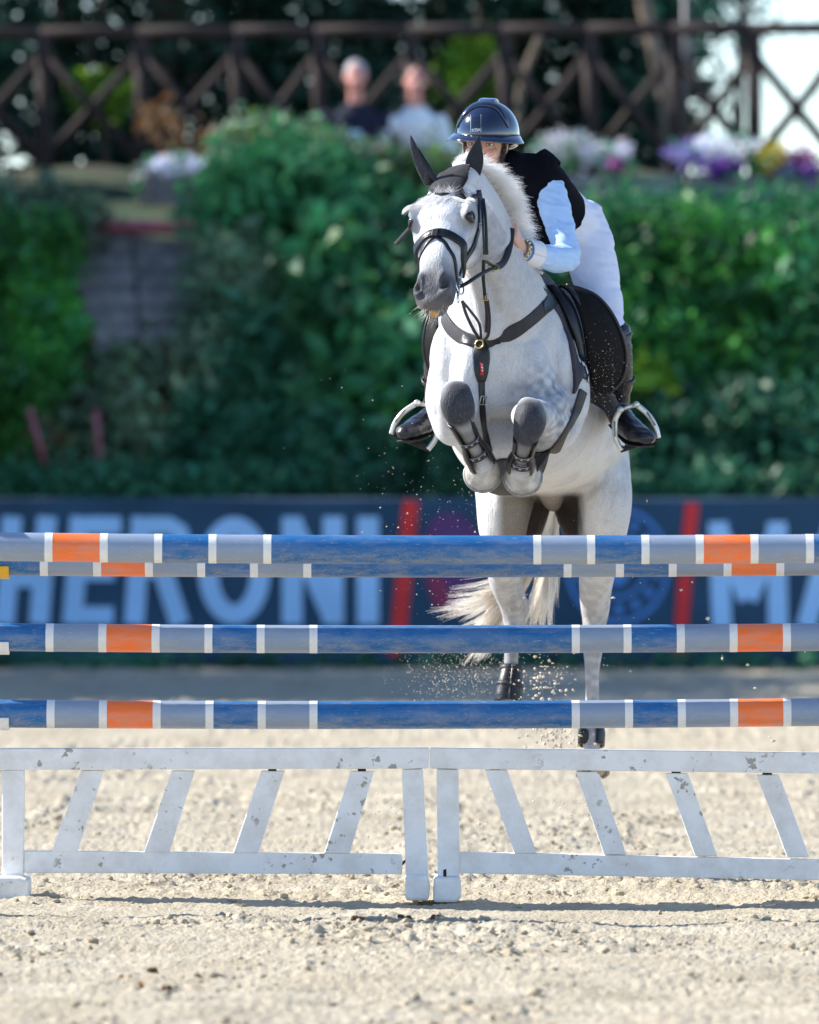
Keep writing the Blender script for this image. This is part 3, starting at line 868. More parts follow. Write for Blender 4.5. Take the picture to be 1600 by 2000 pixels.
def seated(u, vhead, label, shirt, hair, bulk, print_patch):
    hc = W(u, vhead, SY)
    b = Vector((hc.x, SY, 3.28))
    t = thing('person', b, label, 'person', None)
    hip = Vector((b.x, SY + .1, 3.80)); sh = Vector((b.x, SY + .02, hc.z - .29))
    def arms(m, g=0.0, upto=3):
        for s in (-1, 1):
            S = sh + Vector((s * (.19 * bulk), 0, -.03)); E = S + Vector((s * .10, -.02, -.26)); H = Vector((b.x + s * .10, SY - .33, 3.86))
            P = [S, E, E + (H - E) * .55, H][:upto]
            m.loft([(p, r + g) for p, r in zip(P, (.062, .047, .042, .034))], 12, hint=(0, 1, 0))
    def torso(m, g=0.0):
        m.loft([(hip, .17 * bulk + g, .13 * bulk + g), (hip + (sh - hip) * .5, .165 * bulk + g, .125 * bulk + g), (sh - Vector((0, 0, .05)), .20 * bulk + g, .11 + g), (sh + Vector((0, 0, .04)), .10 + g, .07 + g)], 20, hint=(0, 1, 0))
    m = MB(); torso(m); arms(m, 0, 4)
    m.loft([(sh, .06), (hc - Vector((0, 0, .06)), .055)], 12, hint=(0, 1, 0))
    m.ball(hc + Vector((0, .02, .02)), (.078, .098, .105)); m.ball(hc + Vector((0, -.035, -.045)), (.06, .06, .075)); m.ball(hc + Vector((0, -.098, -.02)), (.016, .02, .026), 8, 6)
    for s in (-1, 1):
        m.ball(hc + Vector((s * .08, .02, -.01)), (.014, .022, .034), 8, 6)
        kn = Vector((b.x + s * .12, SY - .38, 3.78)); ft = Vector((b.x + s * .13, SY - .40, 3.34))
        m.loft([(hip + Vector((s * .09, 0, -.03)), .085), ((hip + kn) / 2 + Vector((s * .05, 0, -.01)), .078), (kn, .06), ((kn + ft) / 2, .055), (ft, .04)], 12, hint=(1, 0, 0))
        m.ball(ft + Vector((0, -.06, -.03)), (.045, .12, .04))
        H = Vector((b.x + s * .10, SY - .33, 3.86))
        for f in range(4):
            q = H + Vector((-s * .01 + (f - 1.5) * .018, -.03, -.01)); m.tube([q, q + Vector((0, -.045, -.015)), q + Vector((0, -.07, -.04))], [.010, .009, .007], 6)
        m.tube([H + Vector((-s * .03, 0, 0)), H + Vector((-s * .05, -.035, .005)), H + Vector((-s * .05, -.06, -.005))], [.012, .010, .008], 6)
    link('body', m.voxel('body', .011, 4), M_skin, t)
    m = MB(); torso(m, .014); arms(m, .016, 2)
    link('shirt', m.voxel('shirt', .013, 4), shirt, t)
    m = MB()
    for s in (-1, 1):
        kn = Vector((b.x + s * .12, SY - .38, 3.78)); ft = Vector((b.x + s * .13, SY - .40, 3.42))
        m.loft([(hip + Vector((s * .09, 0, -.03)), .103), ((hip + kn) / 2 + Vector((s * .05, 0, -.01)), .094), (kn, .075), ((kn + ft) / 2, .068), (ft, .06)], 12, hint=(1, 0, 0))
    link('trousers', m.voxel('trousers', .013, 4), M_jeans, t)
    m = MB(); m.ball(hc + Vector((0, .035, .035)), (.086, .10, .10)); h = m.build('hair', hair, t, smooth=True)
    for s in (-1, 1):
        m = MB(); m.ball(hc + Vector((s * .03, -.082, .012)), .011, 8, 6); m.build('eye', M_brownhair, t, smooth=True)
    if print_patch:
        for (dz, c, w) in ((-.17, M_print_white, .045), (-.25, M_print_red, .06)):
            m = MB(); m.box((b.x, SY - .125 * bulk - .006, sh.z + dz), (w, .012, .035)); m.build('shirt_print', c, t, bevel=.01)
    return t
seated(695, 150, 'seated spectator with grey hair in a printed navy t-shirt', M_navytee, M_greyhair, 1.18, True)
seated(812, 158, 'seated spectator with dark hair in a plain white t-shirt', M_whitetee, M_brownhair, 0.92, False)
# ------------------------------------------------------------------ jump: painted rails
def paint(name, c, dirt=0.35, grime=(0.33, 0.315, 0.285)):
    """weathered pole paint: chalky scuffs all over, sand caked in irregular flecks"""
    m = bpy.data.materials.new(name); m.use_nodes = True
    t = m.node_tree; b = t.nodes['Principled BSDF']
    tc = t.nodes.new('ShaderNodeTexCoord')
    mp = t.nodes.new('ShaderNodeMapping'); mp.inputs['Scale'].default_value = (0.55, 2.0, 2.0)
    t.links.new(tc.outputs['Object'], mp.inputs[0])
    def noise(scale, det=6):
        n = t.nodes.new('ShaderNodeTexNoise'); n.inputs['Scale'].default_value = scale; n.inputs['Detail'].default_value = det
        n.inputs['Roughness'].default_value = .65
        t.links.new(mp.outputs[0], n.inputs['Vector']); return n
    def rng(n, lo, hi, to=1.0):
        r = t.nodes.new('ShaderNodeMapRange'); r.inputs['From Min'].default_value = lo; r.inputs['From Max'].default_value = hi; r.inputs['To Max'].default_value = to
        t.links.new(n.outputs[0], r.inputs[0]); return r
    def mixc(fac, A, B):
        x = t.nodes.new('ShaderNodeMix'); x.data_type = 'RGBA'
        t.links.new(fac.outputs[0], x.inputs['Factor'])
        for s, k in (('A', A), ('B', B)):
            if isinstance(k, tuple): x.inputs[s].default_value = k + (1,)
            else: t.links.new(k, x.inputs[s])
        return x.outputs['Result']
    chalk = tuple(min(1, q * .45 + .30) for q in c)
    o = mixc(rng(noise(9), .45, .8, .55), c, chalk)
    geo = t.nodes.new('ShaderNodeNewGeometry'); sx = t.nodes.new('ShaderNodeSeparateXYZ'); t.links.new(geo.outputs['Normal'], sx.inputs[0])
    low = t.nodes.new('ShaderNodeMapRange'); low.inputs['From Min'].default_value = .35; low.inputs['From Max'].default_value = -.9
    low.inputs['To Min'].default_value = .10; low.inputs['To Max'].default_value = .8
    t.links.new(sx.outputs['Z'], low.inputs[0])
    def mul(a, b_):
        k = t.nodes.new('ShaderNodeMath'); k.operation = 'MULTIPLY'; t.links.new(a.outputs[0], k.inputs[0]); t.links.new(b_.outputs[0], k.inputs[1]); return k
    o = mixc(mul(rng(noise(22), .42, .72, 1.0), low), o, grime)                       # sand splashed up from below
    o = mixc(rng(noise(60, 5), .60, .66, dirt), o, chalk)                             # chalky scuffs
    o = mixc(mul(rng(noise(150, 3), .60, .66, 1.0), low), o, (0.46, 0.40, 0.32))      # caked flecks
    o = mixc(rng(noise(15, 9), .69, .71, dirt * 1.4), o, tuple(min(1, q * .3 + .36) for q in c))   # knocks down to the undercoat
    t.links.new(o, b.inputs['Base Color'])
    b.inputs['Roughness'].default_value = .45
    b.inputs['Specular IOR Level'].default_value = .45
    bp = t.nodes.new('ShaderNodeBump'); bp.inputs['Strength'].default_value = .15; bp.inputs['Distance'].default_value = .004
    t.links.new(noise(60).outputs[0], bp.inputs['Height']); t.links.new(bp.outputs[0], b.inputs['Normal'])
    return m
M_blue = paint('pole_blue', (0.007, 0.125, 0.345), .5)
M_grey = paint('pole_grey', (0.25, 0.32, 0.43), .45)
M_orange = paint('pole_orange', (1.0, 0.18, 0.020), .2)
M_tape = mat('white_tape', (0.80, 0.79, 0.76), rough=0.55, var=0.06, scale=30, bump=.15, bscale=80)
M_wood_end = mat('pole_end', (0.45, 0.33, 0.2), rough=0.8, var=.25, scale=40)

POLE_R = 0.0515
def pole(v_mid, Y, bands, label, tilt=0.0, u_shift=0.0):
    z = W(800, v_mid, Y).z
    s = px(Y)
    t = thing('jump_pole', (0, Y, z), label, 'pole', None)
    X0, X1 = -1.86, 1.90
    def cyl(name, u0, u1, material, r, closed=False):
        x0, x1 = (u0 - 800) / s, (u1 - 800) / s
        x0, x1 = max(x0, X0), min(x1, X1)
        m = MB()
        k = max(2, int((x1 - x0) / .25) + 1)
        m.tube([(x0 + (x1 - x0) * i / (k - 1), Y, z + tilt * (x0 + (x1 - x0) * i / (k - 1)) - .012 * (1 - ((x0 + (x1 - x0) * i / (k - 1)) / 1.85) ** 2) + .006) for i in range(k)], r, 28, caps=True)
        return m.build(name, material, t, smooth=True)
    core = cyl('timber', -2000, 3600, M_wood_end, POLE_R - .0012)
    edges = bands
    for (name, u0, u1) in edges:
        mm = {'blue': M_blue, 'grey': M_grey, 'orange': M_orange, 'white': M_tape}[name]
        if (u1 - 800) / s > X0 and (u0 - 800) / s < X1:
            cyl({'blue': 'blue_section', 'grey': 'grey_section', 'orange': 'orange_section', 'white': 'white_band'}[name], u0 - .3, u1 + .3, mm, POLE_R + (.0008 if name == 'white' else 0))
    for o in t.children:
        sm = o.modifiers.new('es', 'EDGE_SPLIT'); sm.split_angle = R(50)
    return t
def pattern(whites, wid, seq, uend0, uend1, c0, c1):
    """whites: left edges of the white bands; seq: colours between them"""
    b = [(c0, uend0, whites[0])]
    for i, w in enumerate(whites):
        b.append(('white', w, w + wid))
        if i + 1 < len(whites):
            b.append((seq[i], w + wid, whites[i + 1]))
    b.append((c1, whites[-1] + wid, uend1))
    return b
SEQ = ['grey', 'orange', 'grey', 'blue', 'grey', 'blue', 'grey', 'blue', 'grey', 'orange', 'grey']
pole(1070.5, -1.0, pattern([-22 - 100, 88, 196, 302, 408, 515, 1042, 1147, 1253, 1359, 1466, 1574, 1680], 15, ['grey', 'orange', 'grey', 'blue', 'grey', 'blue', 'grey', 'blue', 'grey', 'orange', 'grey', 'blue'], -900, 2500, 'blue', 'grey'),
     'highest blue and orange striped pole, on the landing side of the jump', tilt=-.0022)
pole(1097.5, 0.0, pattern([79, 183, 284, 386, 489, 593, 1101, 1203, 1306, 1413, 1516, 1620], 15, SEQ[:11], -900, 2500, 'blue', 'blue'),
     'blue and orange striped pole half hidden right behind the highest pole', tilt=.0)
pole(1245.5, 0.0, pattern([90, 193, 297, 400, 502, 605, 1117, 1218, 1322, 1425, 1529, 1633], 15, SEQ[:11], -900, 2500, 'blue', 'blue'),
     'middle blue and orange striped pole, with a white cup under its end')
pole(1393.5, 0.0, pattern([92, 194, 299, 402, 504, 605, 1117, 1221, 1324, 1426, 1530, 1634], 15, SEQ[:11], -900, 2500, 'blue', 'blue'),
     'lowest blue and orange striped pole, just above the white gate', tilt=.002)

# jump stands at the pole ends, just outside the frame, with cups that reach in
M_standwhite = mat('stand_white', (0.72, 0.72, 0.72), rough=0.5, var=.06, scale=9, bump=.1)
M_cupwhite = mat('cup_white', (0.75, 0.74, 0.71), rough=0.4, var=.06, scale=30)
M_cupyellow = mat('cup_yellow', (0.75, 0.42, 0.02), rough=0.4, var=.06, scale=30)
def stand(x, Y, zs, side, label, mats):
    t = thing('jump_stand', (x, Y, 0), label, 'jump stand', 'stands holding the poles')
    gzv = -.015
    m = MB(); m.box((x, Y + .11, .82), (.045, .045, .83)); m.build('post', M_standwhite, t, bevel=.006)
    m = MB(); m.box((x, Y + .11, .03), (.06, .34, .045)); m.build('foot', M_standwhite, t, bevel=.008)
    m = MB(); m.box((x - side * .25, Y + .11, .03), (.21, .05, .04)); m.build('foot', M_standwhite, t, bevel=.008)
    for z, cm in zip(zs, mats):
        m = MB()
        # a shallow trough under the pole, joined to the post
        pr = POLE_R + .0015
        A = np.linspace(math.pi * 1.08, math.pi * 1.92, 13)
        x0, x1 = x - .03, x + side * .165
        V, F = [], []
        for xi, (xx, lift) in enumerate(((x0, 0), (x1 - side * .03, 0), (x1, .012))):
            for a in A:
                for rr in (pr, pr + .010):
                    V.append((xx, Y + math.cos(a) * rr, z + math.sin(a) * rr - (0 if rr == pr else 0) ))
        k = len(A) * 2
        for xi in range(2):
            for i in range(len(A) - 1):
                a = xi * k + i * 2
                F += [(a, a + 2, a + 2 + k, a + k), (a + 1, a + 1 + k, a + 3 + k, a + 3)]
            a = xi * k; F.append((a, a + k, a + k + 1, a + 1))
            a = xi * k + k - 2; F.append((a, a + 1, a + k + 1, a + k))
        for xi in (0, 2):
            for i in range(len(A) - 1):
                a = xi * k + i * 2; F.append((a, a + 1, a + 3, a + 2))
        m.add(V, F)
        m.box((x, Y + .055, z - .045), (.035, .02, .03))
        m.build('cup', cm, t, bevel=.002)
    return t
zz = [W(800, v, 0).z for v in (1097.5, 1245.5, 1393.5)]
zt_ = W(800, 1070.5, -1.0).z
stand(-1.64, 0, zz, 1, 'white jump stand holding three poles beside the orange and grey pole ends', [M_cupyellow, M_cupwhite, M_cupwhite])
stand(1.78, 0, zz, -1, 'white jump stand holding three poles at their far ends', [M_cupyellow, M_cupwhite, M_cupwhite])
stand(-1.80, -1, [zt_ + .004], 1, 'white jump stand holding only the highest pole at its end with three grey sections', [M_cupwhite])
stand(1.80, -1, [zt_ - .004], -1, 'white jump stand holding only the highest pole at its other end', [M_cupwhite])

# ------------------------------------------------------------------ white gate panels under the poles
def chipped_white():
    m = bpy.data.materials.new('chipped_white_paint'); m.use_nodes = True
    t = m.node_tree; b = t.nodes['Principled BSDF']
    tc = t.nodes.new('ShaderNodeTexCoord')
    def noise(scale, det, rough=.6, off=0):
        mp = t.nodes.new('ShaderNodeMapping'); mp.inputs['Location'].default_value = (off, off, off)
        t.links.new(tc.outputs['Object'], mp.inputs[0])
        n = t.nodes.new('ShaderNodeTexNoise'); n.inputs['Scale'].default_value = scale; n.inputs['Detail'].default_value = det; n.inputs['Roughness'].default_value = rough
        t.links.new(mp.outputs[0], n.inputs['Vector']); return n
    def rng(src, lo, hi):
        r = t.nodes.new('ShaderNodeMapRange'); r.inputs['From Min'].default_value = lo; r.inputs['From Max'].default_value = hi
        t.links.new(src, r.inputs[0]); return r.outputs[0]
    def mth(op, a, b_):
        k = t.nodes.new('ShaderNodeMath'); k.operation = op
        t.links.new(a, k.inputs[0]); t.links.new(b_, k.inputs[1]) ; return k.outputs[0]
    chips = rng(noise(24, 4, .6).outputs[0], .625, .64)
    zone = rng(noise(3.2, 2, .5, 3).outputs[0], .47, .58)
    f = mth('MULTIPLY', chips, zone)
    dirt = rng(noise(7, 6, .7, 9).outputs[0], .42, .85)
    x = t.nodes.new('ShaderNodeMix'); x.data_type = 'RGBA'
    x.inputs['A'].default_value = (0.90, 0.875, 0.84, 1); x.inputs['B'].default_value = (0.62, 0.57, 0.50, 1)
    t.links.new(dirt, x.inputs['Factor'])
    y = t.nodes.new('ShaderNodeMix'); y.data_type = 'RGBA'
    t.links.new(f, y.inputs['Factor']); t.links.new(x.outputs['Result'], y.inputs['A']); y.inputs['B'].default_value = (0.40, 0.355, 0.30, 1)
    t.links.new(y.outputs['Result'], b.inputs['Base Color'])
    b.inputs['Roughness'].default_value = .5
    bp = t.nodes.new('ShaderNodeBump'); bp.inputs['Strength'].default_value = .5; bp.inputs['Distance'].default_value = .002; bp.invert = True
    t.links.new(f, bp.inputs['Height']); t.links.new(bp.outputs[0], b.inputs['Normal'])
    return m
M_gate = chipped_white()
M_pin = mat('black_pin', (0.02, 0.02, 0.02), rough=.5, metal=.6)
GYF = 0.0   # front face of the gate
def poly_bar(t, name, pts, y0, y1, material=M_gate, bevel=.004):
    s = px(0.0)
    P = [((u - 800) / s, CAMH + (HOR - v) / s) for (u, v) in pts]
    m = MB(); m.prism(P, y0, y1)
    return m.build(name, material, t, bevel=bevel)
t = thing('gate_panel', (W(420, 1757, 0).x, 0, 0), 'white chipped gate panel with slats leaning right, left of the joint', 'jump gate', None)
poly_bar(t, 'top_rail', [(-60, 1462), (837.5, 1460), (837.5, 1501), (-60, 1504)], -.025, .045)
poly_bar(t, 'bottom_rail', [(46, 1662), (786, 1668), (786, 1708), (46, 1705)], -.014, .030)
poly_bar(t, 'post', [(4, 1504), (48, 1504), (46, 1712), (4, 1712)], -.022, .040)
poly_bar(t, 'post', [(785, 1503), (826, 1502), (837, 1712), (793, 1712)], -.022, .040)
poly_bar(t, 'foot', [(-28, 1710), (40, 1710), (58, 1716), (58, 1752), (48, 1759), (-28, 1759)], -.17, .17, bevel=.012)
poly_bar(t, 'foot', [(792, 1709), (836, 1707), (840, 1730), (837, 1756), (792, 1755)], -.17, .17, bevel=.012)
for (tx, bx_) in ((158, 101), (335, 281), (510, 455), (685, 633)):
    d = (tx - 155) * .003
    poly_bar(t, 'slat', [(tx, 1505 + d), (tx + 46, 1505 + d), (bx_ + 50, 1664 + d * 2), (bx_, 1664 + d * 2)], -.016, .032)
    if tx > 400:
        poly_bar(t, 'pin', [(tx + 14, 1499), (tx + 30, 1499), (tx + 30, 1507), (tx + 14, 1507)], -.004, .012, M_pin, bevel=0)
poly_bar(t, 'pin', [(785, 1685), (795, 1676), (795, 1682), (785, 1692)], -.004, .01, M_pin, bevel=0)
t = thing('gate_panel', (W(1250, 1757, 0).x, 0, 0), 'white chipped gate panel with slats leaning left, right of the joint', 'jump gate', None)
poly_bar(t, 'top_rail', [(839.5, 1460), (1700, 1471), (1700, 1512), (839.5, 1501)], -.025, .045)
poly_bar(t, 'bottom_rail', [(895, 1664), (1660, 1680), (1660, 1720), (895, 1706)], -.014, .030)
poly_bar(t, 'post', [(853, 1502), (896, 1503), (898, 1712), (855, 1712)], -.022, .040)
poly_bar(t, 'post', [(1655, 1510), (1698, 1511), (1700, 1724), (1658, 1724)], -.022, .040)
poly_bar(t, 'foot', [(848, 1712), (900, 1712), (901, 1750), (890, 1759), (846, 1759)], -.17, .17, bevel=.012)
poly_bar(t, 'foot', [(1652, 1722), (1702, 1722), (1703, 1752), (1695, 1760), (1650, 1760)], -.17, .17, bevel=.012)
for (tx, bx_) in ((947, 1005), (1125, 1180), (1300, 1358), (1478, 1538)):
    d = (tx - 947) * .018
    poly_bar(t, 'slat', [(tx, 1504 + d), (tx + 44, 1504 + d), (bx_ + 44, 1667 + d * .8), (bx_, 1667 + d * .8)], -.016, .032)
    poly_bar(t, 'pin', [(tx + 12, 1497 + d), (tx + 30, 1497 + d), (tx + 30, 1507 + d), (tx + 12, 1507 + d)], -.004, .012, M_pin, bevel=0)
poly_bar(t, 'pin', [(866, 1699), (872, 1697), (872, 1712), (866, 1712)], -.0235, -.005, M_pin, bevel=0)
# ------------------------------------------------------------------ grey horse over the jump
HORSE = thing('horse', W(1010, 960, 0.7), 'dapple grey horse jumping with folded forelegs over the striped poles', 'horse')
hb = MB()
UPT = Vector((0, .28, .96))
# trunk, chest to rump: (centre u, v, Y), half width, up, down
def S(u, v, Y, a, bu=None, bd=None, e=2.0):
    return (W(u, v, Y), a, a if bu is None else bu, bd, e)
hb.loft([S(978, 735, .27, .16, .19, .17), S(980, 722, .34, .225, .27, .25, 2.2), S(984, 712, .47, .258, .345, .33, 2.3), S(1000, 735, .70, .272, .35, .35, 2.3),
         S(1033, 800, .98, .318, .30, .315, 2.2), S(1060, 850, 1.25, .312, .24, .235, 2.1), S(1079, 885, 1.5, .285, .26, .19), S(1086, 900, 1.68, .22, .22, .16), S(1088, 905, 1.78, .11, .13, .1)], 40, hint=UPT)
# withers and back under the saddle
hb.loft([S(985, 620, .50, .10, .12), S(1003, 590, .72, .10, .12), S(1030, 640, 1.0, .14, .12), S(1060, 720, 1.3, .16, .12)], 20, hint=UPT)
# neck
NH = Vector((0.05, .72, .66))
NECK = [S(992, 668, .52, .20, .27, .27), S(985, 600, .36, .165, .22, .25, 2.2), S(968, 530, .22, .125, .19, .20, 2.2), S(944, 452, .08, .099, .165, .16, 2.2), S(920, 392, -.02, .084, .14, .13, 2.2), S(903, 352, -.06, .072, .11, .10)]
hb.loft(NECK, 32, hint=NH)
hb.loft([S(960, 640, .14, .05, .07), S(938, 560, .06, .040, .06), S(915, 480, -.02, .035, .05)], 14, hint=NH)          # windpipe line under the neck
# breast muscles and points of shoulder
hb.loft([S(935, 650, .33, .05, .07), S(926, 710, .27, .08, .12), S(918, 775, .27, .085, .13), S(915, 840, .34, .07, .11)], 16, hint=(0, -1, 0))
hb.loft([S(1025, 650, .33, .05, .07), S(1034, 710, .27, .08, .12), S(1045, 775, .27, .088, .13), S(1050, 845, .34, .07, .11)], 16, hint=(0, -1, 0))
hb.ball(W(878, 700, .42), (.075, .14, .14)); hb.ball(W(1092, 715, .44), (.075, .15, .15))
hb.ball(W(984, 850, .42), (.17, .12, .09))
# forelegs -------------------------------------------------------
# horse's right (knee in front of the left half of the chest)
hb.loft([S(905, 735, .42, .115, .13), S(892, 790, .40, .105, .12), S(890, 832, .36, .078, .085), S(893, 825, .26, .070, .078), S(894, 800, .14, .064, .075), S(894, 788, .06, .060, .080)], 20, hint=(1, 0, 0))
hb.loft([S(893, 757, .03, .050, .030), S(892, 772, -.01, .061, .042), S(895, 795, -.015, .064, .046), S(901, 818, .005, .052, .042), S(909, 838, .03, .033, .033), S(922, 866, .075, .0265, .030), S(934, 888, .12, .029, .032), S(941, 903, .155, .041, .040), S(944, 914, .20, .042, .040)], 20, hint=(0, -1, 0))
# horse's left
hb.loft([S(1078, 735, .42, .115, .14), S(1084, 800, .40, .105, .13), S(1084, 836, .37, .088, .09), S(1074, 828, .27, .086, .090), S(1054, 816, .16, .074, .082), S(1038, 812, .07, .062, .080)], 20, hint=(1, 0, 0))
hb.ball(W(1080, 795, .26), (.066, .13, .074))
hb.loft([S(1038, 790, .03, .048, .030), S(1035, 806, -.01, .061, .042), S(1033, 830, -.015, .064, .048), S(1028, 854, .01, .048, .042), S(1024, 870, .03, .032, .033), S(1020, 888, .075, .027, .030), S(1018, 902, .12, .030, .032), S(1018, 912, .155, .042, .040), S(1020, 922, .20, .044, .040)], 20, hint=(0, -1, 0))
# hind legs ------------------------------------------------------
hb.loft([S(1000, 880, 1.50, .15, .22), S(988, 960, 1.34, .118, .17), S(983, 1020, 1.30, .098, .13), S(984, 1085, 1.38, .075, .095), S(987, 1135, 1.48, .062, .075), S(1003, 1180, 1.57, .055, .068),
         S(1005, 1215, 1.585, .043, .055), S(1000, 1255, 1.57, .030, .037), S(998, 1300, 1.55, .028, .033), S(995, 1335, 1.53, .037, .042), S(994, 1352, 1.52, .038, .042), S(992, 1372, 1.50, .030, .032), S(991, 1388, 1.48, .034, .036)], 20, hint=(0, 1, 0))
hb.loft([S(1160, 880, 1.48, .135, .22), S(1180, 960, 1.34, .108, .17), S(1184, 1010, 1.30, .094, .13), S(1174, 1080, 1.38, .076, .095), S(1164, 1135, 1.48, .066, .078), S(1163, 1185, 1.56, .057, .068),
         S(1161, 1222, 1.575, .045, .056), S(1158, 1272, 1.57, .037, .044), S(1157, 1310, 1.56, .028, .034), S(1157, 1365, 1.55, .027, .033), S(1156, 1420, 1.54, .036, .040), S(1156, 1442, 1.53, .040, .044), S(1155, 1466, 1.51, .031, .033), S(1156, 1482, 1.49, .036, .037)], 20, hint=(0, 1, 0))
hb.ball(W(1020, 1188, 1.66), (.03, .05, .05)); hb.ball(W(1163, 1180, 1.66), (.03, .05, .055))
hb.loft([S(1070, 950, 1.15, .05, .04), S(1078, 972, 1.28, .045, .04), S(1082, 985, 1.38, .03, .03)], 14, hint=(0, 0, 1))       # sheath
hb.loft([S(1022, 900, 1.55, .12, .16), S(1022, 990, 1.56, .105, .14), S(1010, 1050, 1.50, .085, .10)], 18, hint=(0, 1, 0))        # inner thighs
hb.loft([S(1128, 900, 1.55, .12, .16), S(1132, 990, 1.56, .100, .14), S(1146, 1050, 1.50, .080, .10)], 18, hint=(0, 1, 0))

# head -----------------------------------------------------------
HP0 = W(877, 366, -.10)
HA = Vector((-.13, -.63, -.765)).normalized()
HS = Vector((.935, -.34, .05)); HS = (HS - HA * HS.dot(HA)).normalized()
HN = HA.cross(HS).normalized()
if HN.y > 0: HN = -HN
HL = .560
def HD(t, n, s):
    return HP0 + HA * (t * HL) + HN * n + HS * s
HT = [(-.06, .030, -.10, .066, 2.2), (.06, .056, -.15, .092, 2.4), (.16, .066, -.19, .110, 2.6), (.27, .066, -.205, .115, 2.7), (.37, .058, -.20, .107, 2.6), (.48, .048, -.165, .091, 2.5),
      (.60, .040, -.135, .077, 2.5), (.72, .032, -.120, .071, 2.5), (.82, .024, -.106, .073, 2.5), (.89, .010, -.094, .073, 2.4), (.94, -.008, -.080, .064, 2.2), (.975, -.028, -.068, .046, 2.0)]
hb.loft([(HD(t, (nd + nv) / 2, 0), w, (nd - nv) / 2, (nd - nv) / 2, e) for (t, nd, nv, w, e) in HT], 36, hint=HN, sub=5)
rotH = Matrix((HS, HN, -HA)).transposed()       # local x = side, y = face, z = up the head
for s in (-1, 1):
    hb.ball(HD(.305, .008, s * .100), (.028, .042, .042), rot=rotH)                 # brow / orbit
    hb.loft([(HD(.23, .036, s * .094), .018), (HD(.275, .040, s * .110), .017), (HD(.33, .040, s * .104), .012)], 10, hint=HN)
    hb.ball(HD(.36, -.10, s * .072), (.040, .085, .085), rot=rotH)                  # jowl
    hb.loft([(HD(.33, .000, s * .104), .016), (HD(.45, -.012, s * .092), .014), (HD(.56, -.02, s * .076), .010)], 10, hint=HN)   # facial crest
    hb.ball(HD(.875, -.004, s * .050), (.024, .030, .038), rot=rotH)                # nostril wing
    hb.ball(HD(.815, .014, s * .040), (.016, .018, .040), rot=rotH)
    hb.ball(HD(.90, -.045, s * .050), (.024, .035, .030), rot=rotH)
hb.ball(HD(.965, -.066, 0), (.046, .028, .026), rot=rotH)                            # chin
hb.ball(HD(.945, -.030, 0), (.054, .032, .030), rot=rotH)                            # upper lip
# ears
EARS = []; EARM = []
for (tip, base, wdt, nrm) in ((W(803, 266, -.10), W(838, 348, -.10), .030, Vector((-.5, -.75, .3))), (W(936, 266, -.13), W(921, 352, -.07), .034, Vector((-.15, -1, .1)))):
    EARS.append((tip, base, wdt, nrm))
    ax = tip - base
    bk = -nrm.normalized() * .006
    em = MB(); em.loft([(base - ax * .08 + bk, .022, .014), (base + ax * .15 + bk, .022, .010), (base + ax * .45 + bk, wdt * .5, .007), (base + ax * .70 + bk, wdt * .25, .006)], 14, hint=nrm); EARM.append(em)

me = hb.voxel('body', 0.0068, 7, .5)
V = verts_np(me).astype(np.float64)

def dent(c, r, d, direction):
    global V
    c = np.array(c); k = np.exp(-((V - c) ** 2).sum(1) / (r * r))
    V += np.outer(k, np.array(direction)) * d
# nostrils, mouth line, eye sockets, hollows above the eyes, shoulder groove
for s in (-1, 1):
    for (tq, nq, sq, rq, dq) in ((.845, .022, .050, .012, .014), (.865, .018, .056, .013, .022), (.888, .010, .052, .014, .026), (.900, .004, .042, .011, .018)):
        dent(HD(tq, nq, s * sq), rq, dq, -(HN * .75 + HS * s * .35 + HA * .1))
    dent(HD(.322, .024, s * .128), .022, .012, -HS * s)
    dent(HD(.15, .050, s * .090), .030, .010, -(HS * s * .6 + HN * .8))
    dent(HD(.55, .018, s * .076), .036, .010, -(HS * s * .8 + HN * .4))
    dent(HD(.70, .010, s * .072), .030, .006, -(HS * s * .8 + HN * .4))
dent(HD(.80, .022, 0), .022, .004, -HN)
dent(W(985, 690, .12), .10, .016, (0, 1, 0))
dent(W(985, 760, .16), .10, .020, (0, 1, 0))
dent(W(985, 820, .20), .09, .016, (0, 1, 0))
# muscle lines
tmpb = BVHTree.FromPolygons([Vector(p) for p in V], [tuple(p.vertices) for p in me.polygons])
def groove(uvs, r_, d_):
    for q in catmull([np.array(p, dtype=float) for p in uvs], 5):
        dr = (W(q[0], q[1], 0) - Vector((0, -DIST, CAMH))).normalized()
        h = tmpb.ray_cast(Vector((0, -DIST, CAMH)), dr)
        if h[0] is not None: dent(h[0], r_, d_, -np.array(h[1]))
groove([(928, 740), (934, 790), (946, 850)], .028, .006)
groove([(1030, 745), (1012, 790), (996, 850)], .028, .006)
groove([(985, 700), (985, 760), (982, 830)], .035, .006)
groove([(1098, 640), (1082, 700), (1062, 745)], .030, .005)
groove([(1008, 470), (1016, 540), (1004, 610), (996, 650)], .030, .006)
groove([(1205, 880), (1180, 930), (1146, 962)], .022, .007)
groove([(1196, 950), (1190, 1010), (1180, 1060)], .022, .006)
groove([(1215, 930), (1214, 990), (1206, 1040)], .018, .004)
groove([(962, 560), (966, 610), (968, 650)], .022, .005)
# fine hair relief so that light breaks up on the coat
N0 = norms_np(me).astype(np.float64)
rel = vnoise(V[:, 0] * 26, V[:, 1] * 26, V[:, 2] * 14, 31) - .5
V += N0 * (rel * .0035)[:, None]
set_verts(me, V)

